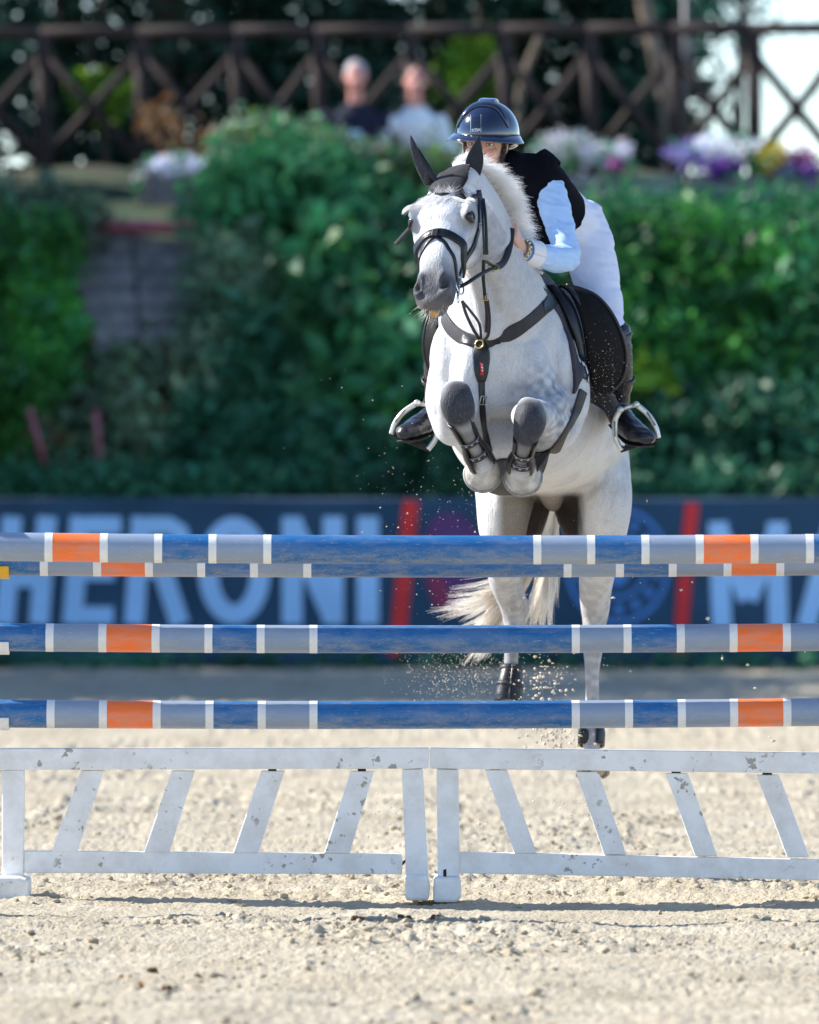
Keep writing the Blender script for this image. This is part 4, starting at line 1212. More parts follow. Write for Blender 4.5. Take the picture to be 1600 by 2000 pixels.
# coat colours by region of the animal
C = np.tile(np.array([0.64, 0.635, 0.635]), (len(V), 1))
hl = (V - np.array(HP0)); _t = hl @ np.array(HA) / HL; _n = hl @ np.array(HN); _s = hl @ np.array(HS)
C[(np.abs(_s) < .16) & (_n > -.12) & (_t > .02) & (_t < 1.1)] = (0.78, 0.775, 0.77)
C[V[:, 1] > .75] = (0.70, 0.69, 0.68)
def blendc(mask, col):
    global C
    m = np.clip(mask, 0, 1)[:, None]
    C = C * (1 - m) + np.array(col) * m
def near(p, r, soft=.5, sc=(1, 1, 1)):
    d = np.sqrt((((V - np.array(p)) / np.array(sc)) ** 2).sum(1))
    return np.clip((r - d) / (r * soft) , 0, 1)
dap = vnoise(V[:, 0] * 16, V[:, 1] * 16, V[:, 2] * 16, 41)
dap2 = vnoise(V[:, 0] * 45, V[:, 1] * 45, V[:, 2] * 45, 42)
fleck = vnoise(V[:, 0] * 170, V[:, 1] * 170, V[:, 2] * 60, 43)
dap0 = vnoise(V[:, 0] * 7, V[:, 1] * 7, V[:, 2] * 7, 44)
blendc((dap - .5) * .75 + (dap0 - .5) * .5, (0.36, 0.37, 0.40))
# neck and shoulder greyer than the face, partly as painted shade; dapples on quarters
neckm = near(W(985, 520, .12), .36, .7) * .55
blendc(neckm * (0.5 + dap2), (0.40, 0.40, 0.42))
quart = np.clip((V[:, 1] - 1.15) / .3, 0, 1)
blendc(quart * (.15 + .5 * (dap2 > .5)) * .55, (0.36, 0.36, 0.39))
# forearm dapples
blendc(near(W(1080, 790, .18), .19, .5) * np.clip(.30 + 1.6 * (dap2 - .35), 0, 1) * .9, (0.16, 0.18, 0.24))
blendc(near(W(888, 810, .2), .16, .7) * .35 * dap2, (0.25, 0.26, 0.30))
# dark knees and cannons
KN = np.zeros(len(V))
for kc, sz in ((W(895, 790, -.01), (.090, .080, .108)), (W(1033, 828, -.01), (.090, .080, .112))):
    k = near(kc, 1.0, .28, sz)
    blendc(k * .98, (0.022, 0.024, 0.034))
    KN = np.maximum(KN, k)
for a, b in ((W(908, 842, .03), W(936, 893, .13)), (W(1024, 872, .03), W(1018, 905, .12))):
    for f in (0, .25, .5, .75, 1):
        k = near(a + (b - a) * f, .055, .5)
        blendc(k * (.85 - .45 * f), (0.14, 0.13, 0.125))
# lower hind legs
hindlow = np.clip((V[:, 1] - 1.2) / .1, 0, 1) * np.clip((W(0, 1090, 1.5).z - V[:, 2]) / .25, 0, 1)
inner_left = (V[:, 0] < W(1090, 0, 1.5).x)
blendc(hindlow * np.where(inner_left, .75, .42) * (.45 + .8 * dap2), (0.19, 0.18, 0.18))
# dark skin at the sheath, and the shade between the thighs painted in
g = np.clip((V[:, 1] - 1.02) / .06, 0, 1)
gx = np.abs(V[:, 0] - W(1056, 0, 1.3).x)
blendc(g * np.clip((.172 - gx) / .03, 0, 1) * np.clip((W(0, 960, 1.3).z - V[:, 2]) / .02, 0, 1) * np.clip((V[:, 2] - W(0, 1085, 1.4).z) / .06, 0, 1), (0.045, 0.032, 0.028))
# yellowish belly
bel = np.clip((W(0, 860, 1.0).z - V[:, 2]) / .25, 0, 1) * np.clip((V[:, 1] - .6) / .2, 0, 1) * np.clip((1.35 - V[:, 1]) / .2, 0, 1)
blendc(bel * .30, (0.72, 0.62, 0.47))
# head: dark muzzle, darker eye surrounds, cheek sides greyed as painted face shading
hl = (V - np.array(HP0))
ht = hl @ np.array(HA) / HL; hn = hl @ np.array(HN); hs = hl @ np.array(HS)
onhead = (np.abs(hs) < .16) & (hn > -.26) & (hn < .12) & (ht > .05) & (ht < 1.15)
muz = np.clip((ht - .56) / .24, 0, 1) * onhead
blendc(muz * (.92 + .2 * dap), (0.058, 0.060, 0.070))
blendc(np.clip((ht - .93) / .05, 0, 1) * onhead * .45, (0.20, 0.165, 0.14))
blendc(onhead * np.clip((.62 - ht) / .2, 0, 1) * np.clip((.050 - hn) / .05, 0, 1) * .50 * (.55 + .8 * dap2), (0.26, 0.27, 0.31))
for s in (-1, 1):
    blendc(near(HD(.328, .022, s * .116), .058, .7) * .9, (0.060, 0.055, 0.060))
    for (tq, nq, sq) in ((.85, .016, .052), (.868, .010, .056), (.89, .0, .052), (.902, -.006, .043)):
        blendc(near(HD(tq, nq, s * sq), .020, .7) * .9, (0.022, 0.020, 0.023))
blendc(near(HD(1.02, -.062, .0), .026, .5) * .75, (0.62, 0.36, 0.10))
C = np.clip(C, 0.01, .9)
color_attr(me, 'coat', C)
lum = C.mean(1, keepdims=True)
C2 = np.where(lum > .3, C * np.array([.60, .61, .65]), C * 1.5 + .02)
C2 = C2 * (1 - KN[:, None]) + np.array([.115, .115, .13]) * KN[:, None]
color_attr(me, 'coat2', np.clip(C2, 0, .9))
def coat_material():
    m = mat('coat', (1, 1, 1), rough=0.58, var=0.0, scale=60, bump=0.4, bscale=170, spec=0.22, sheen=0.08, stretch=(1, 1, .32))
    t = m.node_tree; b = t.nodes['Principled BSDF']
    tc = t.nodes.new('ShaderNodeTexCoord'); mp = t.nodes.new('ShaderNodeMapping'); mp.inputs['Scale'].default_value = (1, 1, .28)
    t.links.new(tc.outputs['Object'], mp.inputs[0])
    def nz(sc, lo, hi, top):
        n = t.nodes.new('ShaderNodeTexNoise'); n.inputs['Scale'].default_value = sc; n.inputs['Detail'].default_value = 4; n.inputs['Roughness'].default_value = .7
        t.links.new(mp.outputs[0], n.inputs['Vector'])
        r = t.nodes.new('ShaderNodeMapRange'); r.inputs['From Min'].default_value = lo; r.inputs['From Max'].default_value = hi; r.inputs['To Max'].default_value = top
        t.links.new(n.outputs[0], r.inputs[0]); return r.outputs[0]
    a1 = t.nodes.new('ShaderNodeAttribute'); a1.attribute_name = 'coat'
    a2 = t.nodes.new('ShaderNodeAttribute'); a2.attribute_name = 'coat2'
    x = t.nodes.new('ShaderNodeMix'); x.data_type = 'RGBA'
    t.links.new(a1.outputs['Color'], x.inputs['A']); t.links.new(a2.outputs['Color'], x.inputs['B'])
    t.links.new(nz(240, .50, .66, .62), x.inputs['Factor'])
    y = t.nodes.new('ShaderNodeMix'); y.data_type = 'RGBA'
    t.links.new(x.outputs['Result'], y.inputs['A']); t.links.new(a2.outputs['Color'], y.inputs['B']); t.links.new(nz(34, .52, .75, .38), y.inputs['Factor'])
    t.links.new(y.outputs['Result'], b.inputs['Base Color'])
    return m
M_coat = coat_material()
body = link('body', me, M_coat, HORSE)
HBVH = BVHTree.FromPolygons([Vector(p) for p in V], [tuple(p.vertices) for p in me.polygons])

for em in EARM:
    em.build('ear', M_coat, HORSE, smooth=True)
# eyes
M_eye = mat('horse_eye', (0.010, 0.005, 0.003), rough=0.10, var=.2, spec=.5, coat=.25)
M_lid = mat('eyelid', (0.025, 0.022, 0.022), rough=0.45, var=.2)
for s in (-1, 1):
    c = HD(.322, .026, s * .1050)
    m = MB(); m.ball(c, (.0200, .0235, .0205), 20, 14, rot=rotH); m.build('eye', M_eye, HORSE, smooth=True)
    for sg, kk in ((1, .9), (-1, .6)):
        m = MB()
        P = []
        for a in np.linspace(-1.25, 1.25, 11):
            P.append(HD(.322 - sg * .0195 * math.cos(a) / HL * 1.0, .026 + .0250 * math.sin(a), s * (.1050 + .0165 * math.cos(a * .9) * .9 - .010 * math.sin(a))))
        m.tube(P, [.0022 + .0024 * math.cos(a) * kk for a in np.linspace(-1.25, 1.25, 11)], 8)
        m.build('eyelid', M_lid, HORSE, smooth=True)

# hooves with shoes
M_hoof = mat('hoof_horn', (0.60, 0.57, 0.52), rough=0.7, var=.12, scale=26, bump=.5, bscale=60, color2=(.36, .33, .28), detail=7)
M_hoofdark = mat('hoof_sandy', (0.40, 0.37, 0.33), rough=0.7, var=.2, scale=25, bump=.3)
M_steel = mat('steel', (0.30, 0.29, 0.28), rough=0.55, metal=.7, var=.3, scale=60)
def hoof(c0, c1, r0, r1, material, front):
    """truncated horn cone from coronet c0 to ground edge c1, shoe under it"""
    ax = (c1 - c0).normalized()
    f = front - ax * front.dot(ax); f.normalize()
    sd = ax.cross(f)
    m = MB(); V, F = [], []
    n = 28
    prof = [(-.10, r0 * .80), (0.0, r0 * 1.0), (.15, r0 * 1.03), (.5, (r0 + r1) * .51), (1.0, r1), (1.0, r1 * .80), (.86, r1 * .5)]
    L = (c1 - c0).length
    for (k, r) in prof:
        for i in range(n):
            a = 2 * math.pi * i / n
            d = f * math.cos(a) * (1.05 if math.cos(a) > 0 else .85) + sd * math.sin(a)
            V.append(c0 + ax * (L * k) + f * (r1 - r0) * .25 * k + d * r)
    for j in range(len(prof) - 1):
        for i in range(n):
            F.append((j * n + i, j * n + (i + 1) % n, (j + 1) * n + (i + 1) % n, (j + 1) * n + i))
    F.append(tuple(range(n))); F.append(tuple((len(prof) - 1) * n + i for i in range(n)))
    m.add(V, F)
    h = m.build('hoof', material, HORSE, smooth=True)
    m = MB()
    P = []
    for a in np.linspace(-2.5, 2.5, 22):
        d = f * math.cos(a) * (1.05 if math.cos(a) > 0 else .85) + sd * math.sin(a)
        P.append(c1 + ax * .004 + f * (r1 - r0) * .25 + d * (r1 * 1.0))
    m.tube(P, .0062, 8); m.build('horseshoe', M_steel, h, smooth=True)
    return h
hoof(W(942, 903, .165), W(943, 922, .255), .046, .068, M_hoof, Vector((0, -.3, -1)))
hoof(W(1018, 912, .165), W(1021, 928, .255), .047, .070, M_hoof, Vector((0, -.3, -1)))
hoof(W(991, 1386, 1.48), W(988, 1412, 1.46), .040, .058, M_hoofdark, Vector((0, -1, 0)))
hoof(W(1156, 1482, 1.49), W(1158, 1510, 1.46), .042, .060, M_hoofdark, Vector((0, -1, 0)))

# ------------------------------------------------------------------ hair: mane, forelock, tail, whiskers
def strands(name, paths, r0, material, parent, k=3):
    """paths: (n, m, 3) array of strand points -> thin tapering three-sided strands in one mesh"""
    Pn = np.asarray(paths, dtype=np.float64)
    n, m, _ = Pn.shape
    T = np.gradient(Pn, axis=1); T /= np.linalg.norm(T, axis=2, keepdims=True) + 1e-9
    ref = np.array([0.3, -1.0, 0.2])
    A = np.cross(T, ref); A /= np.linalg.norm(A, axis=2, keepdims=True) + 1e-9
    B = np.cross(T, A)
    rad = (np.asarray(r0).reshape(-1, 1) * np.ones((n, 1))) * (1 - .85 * np.linspace(0, 1, m)[None, :] ** 1.5)
    ang = np.random.default_rng(n).uniform(-1.1, 1.1, (n, 1, 1))
    D = A * np.cos(ang) + B * np.sin(ang)
    V = np.stack([Pn - D * rad[:, :, None] * 1.25, Pn + D * rad[:, :, None] * 1.25], 2).reshape(-1, 3)
    idx = np.arange(n * m * 2).reshape(n, m, 2)
    F = [np.stack([idx[:, :-1, 0], idx[:, :-1, 1], idx[:, 1:, 1], idx[:, 1:, 0]], -1).reshape(-1, 4)]
    me = mesh_np(name, V, np.concatenate(F))
    o = link(name, me, material, parent)
    o['kind'] = 'stuff'
    return o
M_mane = mat('mane_hair', (0.97, 0.96, 0.94), rough=0.55, var=.02, scale=30, color2=(.93, .91, .88), spec=.3, trans=.55)
M_greymane = mat('forelock_hair', (0.94, 0.93, 0.92), rough=0.5, var=.04, scale=50, color2=(.70, .69, .68), spec=.3, trans=.35)
M_tail = mat('tail_hair', (0.90, 0.86, 0.80), rough=0.5, var=.04, scale=9, color2=(.82, .70, .54), mix=(.45, .8), spec=.3, trans=.4)

r = np.random.default_rng(5)
# crest line from poll to withers
crest = curve([W(890, 330, .0), W(918, 322, .07), W(948, 342, .14), W(970, 382, .22), W(985, 430, .30), W(998, 480, .40), W(1012, 540, .52)], 10)
def project_crest(p):
    hit = HBVH.find_nearest(p)
    return hit[0] if hit[0] is not None else p
crest = [project_crest(c + Vector((0, .02, .03))) for c in crest]
ncr = len(crest)
paths, rad = [], []
for i in range(7500):
    f = r.random() ** .85
    c = crest[min(ncr - 1, int(f * ncr))] + Vector(r.normal(size=3) * [.014, .022, .008])
    c = project_crest(c)
    li = int(f * 70); lr = np.random.default_rng(1000 + li * 3 + int(r.integers(0, 2))); lock = lr.normal() * .35; lj = lr.normal(size=3)
    up = 1 - min(1, f / .22)
    L = (.100 + .035 * lr.random() + .02 * r.random()) * (1.0 - .25 * max(0, f - .6) / .4) * (1 - .74 * up) * (.62 + .38 * min(1, f / .45))
    d0 = Vector((.60, -.30, .55 + .25 * min(1, f / .45))) * (1 - up) + Vector((-.02, -.35, 1.0)) * up
    d1 = Vector((.95, -.20, -.15 - .5 * f)) * (1 - up) + Vector((.35 * r.normal(), -.35, .75)) * up
    jit = Vector(r.normal(size=3) * .09) + Vector(lj * .12) + Vector((lock * .3, lock * .3, -lock * .3))
    d0 = (d0 + jit).normalized(); d1 = (d1 + jit * 1.5).normalized()
    pts, p = [], c - d0 * .008
    for k in range(8):
        q = k / 7
        pts.append(np.array(p)); p = p + (d0 * (1 - q) + d1 * q).normalized() * (L / 7)
    paths.append(pts); rad.append(.0006 + .0005 * r.random())
strands('mane', paths, np.array(rad), M_mane, HORSE)
# forelock: swept flat across the brow from under the ear bonnet
paths, rad = [], []
def lay(p, lift):
    h = HBVH.find_nearest(p)
    return h[0] + h[1] * lift
for i in range(4200):
    s0 = r.uniform(-.112, .110)
    t0 = .140 + .030 * r.random() - .06 * (s0 / .11) ** 2
    sx = -1 if s0 < .050 + .02 * r.normal() else 1
    L = .050 + .050 * r.random()
    edge = abs(s0) > .080
    ang = (.35 + .22 * r.normal()) if not edge else r.uniform(-.35, 1.25)
    d = HS * sx * math.cos(ang) + HA * math.sin(ang)
    if edge: L *= .85 if s0 < 0 else .5
    p = HD(t0 + (.08 * r.random() if edge else 0), .085 if not edge else .06, s0); pts = []
    lf = .001 + .004 * r.random()
    for k in range(7):
        q = k / 6
        pts.append(np.array(lay(p, lf * math.sin(min(1, q * 1.6) * 1.57) + .002)))
        p = p + (d + HA * (.30 * q)).normalized() * (L / 6)
    if edge:
        for k in (3, 4, 5, 6): pts[k] = pts[k] + np.array(HS * sx) * (.0045 * (k - 2)) + np.array(HN) * .002 * (k - 2)
    paths.append(pts); rad.append(.0005 + .0004 * r.random())
for i in range(80):
    s0 = r.uniform(-.04, .075); p = HD(.15, .09, s0); pts = []
    d = (-HA * 1.0 + HS * r.normal() * .8 + HN * .2).normalized(); L = .025 + .045 * r.random()
    for k in range(7):
        pts.append(np.array(p if k else lay(p, .006))); p = lay(p, .010 + .001 * k) + d * (L / 6) + HS * (.0015 * r.normal())
    paths.append(pts); rad.append(.0004)
strands('forelock', paths, np.array(rad), M_greymane, HORSE)
# tail: one hank hangs between the hind legs, one is flung to the side
paths, rad = [], []
def hank(ctrl, n, spread0, spread1, seed, fan=None):
    rr = np.random.default_rng(seed)
    base = np.array([np.array(p) for p in curve(ctrl, 5)])
    m = len(base)
    nc = max(8, n // 28)
    cl0 = rr.normal(size=(nc, 3)) * spread0; cl1 = rr.normal(size=(nc, 3)) * spread1
    if fan is not None: cl1 = cl1 + np.array(fan) * rr.uniform(-1.2, 1.2, (nc, 1))
    clen = rr.uniform(.70, 1.0, nc)
    for i in range(n):
        ci = rr.integers(nc); loose = 3.5 if rr.random() < .10 else 1.0
        o0 = cl0[ci] + rr.normal(size=3) * .004; o1 = cl1[ci] + rr.normal(size=3) * .0045 * loose
        q = np.linspace(0, 1, m)[:, None]
        wob = np.stack([np.sin(q[:, 0] * 9 + rr.uniform(0, 6)) * .006 * q[:, 0]] * 3, 1) * rr.normal(size=3)
        cut = min(1.0, clen[ci] * rr.uniform(.85, 1.05))
        pts = base + o0 * (1 - q) + o1 * q ** 1.5 + wob
        # shorten some strands
        tt = np.linspace(0, cut, 14) * (m - 1)
        lo = np.floor(tt).astype(int).clip(0, m - 2); fr = (tt - lo)[:, None]
        paths.append(pts[lo] * (1 - fr) + pts[lo + 1] * fr); rad.append(.0009 + .0008 * rr.random())
hank([W(1086, 915, 1.80), W(1083, 985, 1.92), W(1076, 1060, 1.93), W(1066, 1130, 1.90), W(1052, 1190, 1.87), W(1044, 1240, 1.86)], 900, .016, .030, 1, fan=(.03, .02, 0))
hank([W(1082, 930, 1.82), W(1066, 1020, 1.94), W(1030, 1095, 1.95), W(985, 1150, 1.92), W(925, 1180, 1.88), W(866, 1194, 1.86)], 1000, .014, .026, 2, fan=(.02, 0, .06))
hank([W(1080, 940, 1.82), W(1056, 1040, 1.94), W(1020, 1130, 1.95), W(975, 1200, 1.93), W(940, 1255, 1.92), W(915, 1284, 1.91)], 1200, .014, .034, 3, fan=(.07, 0, .02))
strands('tail', paths, np.array(rad), M_tail, HORSE)
# whiskers
paths, rad = [], []
for i in range(70):
    s0 = r.uniform(-.05, .05); t0 = r.uniform(.88, 1.04)
    p = HD(t0, -.05 + r.uniform(-.04, .02), s0)
    h = HBVH.find_nearest(p)
    if h[0] is None: continue
    d = (h[1] + Vector(r.normal(size=3) * .35) + Vector((-.25, 0, -.2))).normalized()
    L = .02 + .035 * r.random()
    paths.append([np.array(h[0] + d * (L * k / 4) + Vector((0, 0, -.006)) * (k / 4) ** 2) for k in range(5)]); rad.append(.0003)
strands('whiskers', paths, np.array(rad), M_mane, HORSE)
# ------------------------------------------------------------------ tack
CAMP = Vector((0, -DIST, CAMH))
def cast(u, v, bvh=None):
    d = (W(u, v, 0) - CAMP).normalized()
    h = (bvh or HBVH).ray_cast(CAMP, d)
    return (h[0], h[1]) if h[0] is not None else (None, None)
M_leather = mat('black_leather', (0.007, 0.0075, 0.010), rough=0.36, var=.35, scale=40, bump=.12, bscale=160, spec=.5)
M_webbing = mat('grey_elastic', (0.036, 0.035, 0.040), rough=0.75, var=.2, scale=60, bump=.25, bscale=300)
M_darkcloth = mat('dark_cloth', (0.008, 0.009, 0.013), rough=0.85, var=.25, scale=50, bump=.2, bscale=250, sheen=.15)
M_padtrim = mat('pad_grey', (0.040, 0.036, 0.048), rough=0.7, var=.2, scale=30, bump=.15, bscale=120)
M_brass = mat('brass', (0.62, 0.45, 0.18), rough=0.3, metal=1.0, var=.1)
M_silver = mat('silver', (0.72, 0.70, 0.66), rough=0.28, metal=1.0, var=.08, scale=30)
M_alu = mat('brushed_alloy', (0.74, 0.71, 0.64), rough=0.42, metal=.75, var=.1, scale=40)
M_rubber = mat('black_rubber', (0.012, 0.012, 0.013), rough=0.6, var=.2)
M_redbadge = mat('red_badge', (0.60, 0.02, 0.03), rough=0.4, var=.15, scale=200)

def ribbon(m, P, N, width, th):
    """flat strap through points P with outward normals N"""
    n = len(P)
    ww = width if isinstance(width, (list, tuple, np.ndarray)) else [width] * n
    V, F = [], []
    for i in range(n):
        d = (P[min(i + 1, n - 1)] - P[max(i - 1, 0)]).normalized()
        nn = (N[i] - d * N[i].dot(d)).normalized()
        s = d.cross(nn)
        w = ww[i] / 2
        for (a, b) in ((-1, -.6), (-1, .5), (-.8, 1), (.8, 1), (1, .5), (1, -.6)):
            V.append(P[i] + s * (a * w) + nn * (b * th))
    k = 6
    for i in range(n - 1):
        for j in range(k):
            F.append((i * k + j, i * k + (j + 1) % k, (i + 1) * k + (j + 1) % k, (i + 1) * k + j))
    F.append(tuple(range(k))); F.append(tuple((n - 1) * k + j for j in range(k)))
    m.add(V, F)

def smooth_list(P, it=2):
    for _ in range(it):
        P = [P[0]] + [(P[i - 1] + P[i] * 2 + P[i + 1]) / 4 for i in range(1, len(P) - 1)] + [P[-1]]
    return P

def strap_uv(uvs, width, th, name, material, parent, bvh=None, lift=.002, sub=7, sm=3):
    """strap lying on the animal's surface along a drawn line"""
    pts = catmull([np.array(p, dtype=float) for p in uvs], sub)
    P, N = [], []
    lastY = None
    for q in pts:
        h, n = cast(q[0], q[1], bvh)
        if h is None or (lastY is not None and abs(h.y - lastY) > .25):
            if lastY is None: continue
            p = W(q[0], q[1], lastY); f = (bvh or HBVH).find_nearest(p); h, n = f[0], f[1]
        lastY = h.y
        P.append(h + n * lift); N.append(n)
    P = smooth_list(P, sm); N = [x.normalized() for x in smooth_list(N, sm + 2)]
    if isinstance(width, (list, tuple)):
        width = list(np.interp(np.linspace(0, 1, len(P)), np.linspace(0, 1, len(width)), width))
    m = MB(); ribbon(m, P, N, width, th)
    return m.build(name, material, parent, smooth=True)

def strap_head(tns, width, th, name, material, parent, lift=.002, sub=6, sm=2, free=False):
    pts = catmull([np.array(p, dtype=float) for p in tns], sub)
    P, N = [], []
    for q in pts:
        p = HD(*q)
        h = HBVH.find_nearest(p)
        if free: P.append(p); N.append(h[1])
        else: P.append(h[0] + h[1] * lift); N.append(h[1])
    P = smooth_list(P, sm); N = [x.normalized() for x in smooth_list(N, sm + 2)]
    m = MB(); ribbon(m, P, N, width, th)
    return m.build(name, material, parent, smooth=True)

def free_strap(uvy, width, th, name, material, parent, normal=Vector((0, -1, 0)), sub=8):
    P = curve([W(*p) for p in uvy], sub)
    m = MB(); ribbon(m, P, [Vector(normal).normalized()] * len(P), width, th)
    return m.build(name, material, parent, smooth=True)

def ring(m, c, r, tr, nrm, n=24, sx=1.0):
    nrm = Vector(nrm).normalized()
    a = nrm.cross(Vector((0, 0, 1))); a = a.normalized() if a.length > .05 else Vector((1, 0, 0)); b = nrm.cross(a)
    P = [c + a * (r * sx * math.cos(2 * math.pi * k / n)) + b * (r * math.sin(2 * math.pi * k / n)) for k in range(n + 1)]
    m.tube(P, tr, 8, caps=False)

def buckle(c, nrm, w, h, name, material, parent, up=Vector((0, 0, 1))):
    nrm = Vector(nrm).normalized(); s = nrm.cross(up).normalized(); u = s.cross(nrm)
    m = MB()
    P = [c + s * (a * w) + u * (b * h) + nrm * .004 for (a, b) in ((-1, -1), (1, -1), (1, 1), (-1, 1), (-1, -1), (1, -1))]
    m.tube(P, .0022, 6, caps=False)
    m.tube([c + u * h + nrm * .004, c - u * h + nrm * .006], .0015, 6)
    return m.build(name, material, parent, smooth=True)

# bridle ---------------------------------------------------------
BR = thing('bridle', HD(.5, .05, 0), 'black leather bridle with crossed noseband and rubber reins on the grey horse\'s head', 'bridle')
for s in (-1, 1):
    c = strap_head([(.02, -.020, s * .11), (.12, -.050, s * .13), (.28, -.066, s * .13), (.42, -.066, s * .125), (.56, -.068, s * .11), (.68, -.070, s * .10)], .020, .0035, 'cheekpiece', M_leather, BR, lift=.004)
    cc = HBVH.find_nearest(HD(.28, -.060, s * .14))
    buckle(cc[0] + cc[1] * .006, cc[1], .011, .012, 'buckle', M_silver, c)
strap_head([(.64, -.12, -.105), (.60, -.06, -.13), (.535, .00, -.125), (.485, .05, -.065), (.470, .09, 0), (.485, .05, .065), (.535, .00, .125), (.60, -.06, .13), (.64, -.12, .105)], .030, .0055, 'noseband', M_leather, BR, lift=.005, sm=6)
strap_head([(.655, -.12, -.105), (.618, -.06, -.13), (.556, .00, -.125), (.508, .05, -.065), (.494, .09, 0), (.508, .05, .065), (.556, .00, .125), (.618, -.06, .13), (.655, -.12, .105)], .011, .006, 'noseband_trim', M_leather, BR, lift=.007, sm=6)
for s in (-1, 1):
    strap_head([(.505, .09, s * .006), (.55, .06, s * .050), (.62, .02, s * .095), (.70, -.02, s * .11), (.77, -.06, s * .11), (.82, -.09, s * .10)], .0145, .0035, 'flash_strap', M_leather, BR, lift=.003)
k = HBVH.find_nearest(HD(.485, .10, 0)); m = MB(); m.box(k[0] + k[1] * .009, (.012, .006, .017), rotH); m.build('keeper', M_leather, BR, bevel=.002)
strap_head([(.06, -.03, .12), (.10, .02, .12), (.12, .05, .08), (.125, .09, 0), (.12, .05, -.08), (.10, .02, -.12), (.06, -.03, -.12)], .016, .003, 'browband', M_leather, BR, lift=.003)
# throatlash hanging behind the cheek, and its loose end flying on the other side
free_strap([(944, 388, -.16), (948, 420, -.19), (950, 455, -.20), (951, 494, -.20)], .011, .003, 'throatlash', M_leather, BR)
free_strap([(941, 392, -.17), (943, 430, -.21), (945, 470, -.22), (946, 492, -.22)], .009, .003, 'throatlash', M_leather, BR)
m = MB(); m.box(W(949, 494, -.205), (.010, .006, .007)); m.build('buckle', M_leather, BR, bevel=.002)
free_strap([(809, 432, -.12), (800, 446, -.15), (786, 462, -.17), (773, 477, -.18)], .017, .003, 'loose_strap', M_webbing, BR, normal=(-.3, -.8, .5))
# bit
for s in (-1, 1):
    c = HBVH.find_nearest(HD(.76, -.085, s * .12)); c = c[0] + c[1] * .008
    m = MB(); ring(m, c, .033, .0038, HS * s + HN * .25, sx=.8); b = m.build('bit_ring', M_silver if s > 0 else M_brass, BR, smooth=True)
    m = MB(); m.tube([c - HS * s * .03, c + HS * s * .004], .007, 8); m.build('mouthpiece', M_brass, b, smooth=True)
    m = MB(); m.tube(curve([c + HA * -.060 + HN * .006, c + HA * -.02, c + HA * .03, c + HA * .055 - HN * .006], 3), .0052, 8); m.build('bit_shank', M_silver, b, smooth=True)
    m = MB(); ring(m, c + HA * .062 - HN * .008, .012, .0025, HS * s, n=16); m.build('curb_ring', M_silver, b, smooth=True)
bitR = HBVH.find_nearest(HD(.76, -.085, .12))[0]
bitL = HBVH.find_nearest(HD(.76, -.085, -.12))[0]
ul = 800 + bitL.x * px(bitL.y); vl = HOR - (bitL.z - CAMH) * px(bitL.y)
bu = 800 + bitR.x * px(bitR.y); bv = HOR - (bitR.z - CAMH) * px(bitR.y)
# reins
free_strap([(bu + 2, bv + 4, bitR.y), (912, 553, -.34), (938, 536, -.26), (965, 523, -.14)], .014, .003, 'rein', M_leather, BR, normal=(.2, -1, .5))
free_strap([(962, 524, -.14), (980, 516, -.07), (991, 497, -.01), (997, 470, .05), (999, 446, .08)], .026, .004, 'rein', M_rubber, BR, normal=(.3, -1, .0))
free_strap([(ul + 2, vl, bitL.y), (ul + 16, vl - 6, bitL.y + .12), (848, 520, -.06), (880, 500, .06), (908, 470, .12)], .018, .004, 'rein', M_rubber, BR, normal=(-.3, -1, .0))
# breastplate and martingale ---------------------------------------
BP = thing('breastplate', W(940, 670, .15), 'black elastic breastplate with a red badge across the horse\'s chest', 'breastplate')
o = strap_uv([(938, 669), (918, 665), (896, 655), (878, 638), (867, 618), (864, 600)], [.040, .046, .05, .05, .046, .040], .004, 'chest_strap', M_webbing, BP)
o = strap_uv([(938, 669), (962, 666), (1000, 650), (1038, 624), (1064, 600), (1078, 585)], [.040, .048, .054, .054, .054, .050], .004, 'chest_strap', M_webbing, BP)
o = strap_uv([(1076, 588), (1086, 574), (1096, 558)], .024, .003, 'chest_strap', M_leather, BP)
for (a, b_) in (((905, 661), (935, 669)), ((945, 668), (975, 662)), ((1060, 604), (1078, 586))):
    strap_uv([a, ((a[0] + b_[0]) / 2, (a[1] + b_[1]) / 2), b_], [.046, .054, .05], .006, 'leather_patch', M_leather, BP, lift=.004)
strap_uv([(939, 668), (940, 690), (940, 720), (940, 745)], [.042, .066, .060, .030], .006, 'centre_pad', M_leather, BP, lift=.004)
b = strap_uv([(940, 709), (940, 718), (940, 732)], [.010, .012, .010], .003, 'badge', M_redbadge, BP, lift=.012)
b['label'] = 'red badge on the centre pad'
for (v, w) in ((712, .004), (717, .005), (722, .004)):
    strap_uv([(939, v), (940, v + 1.5), (941, v + 3)], w, .001, 'badge_print', M_silver, BP, lift=.0155, sub=3)
strap_uv([(940, 742), (941, 780), (943, 815), (948, 850), (956, 880)], .026, .003, 'girth_strap', M_leather, BP, lift=.003)
h, n_ = cast(941, 781); buckle(h + n_ * .004, n_, .016, .016, 'buckle', M_silver, BP)
h, n_ = cast(939, 674); 
m = MB(); ring(m, h + n_ * .012, .016, .003, n_, n=18); m.build('ring', M_brass, BP, smooth=True)
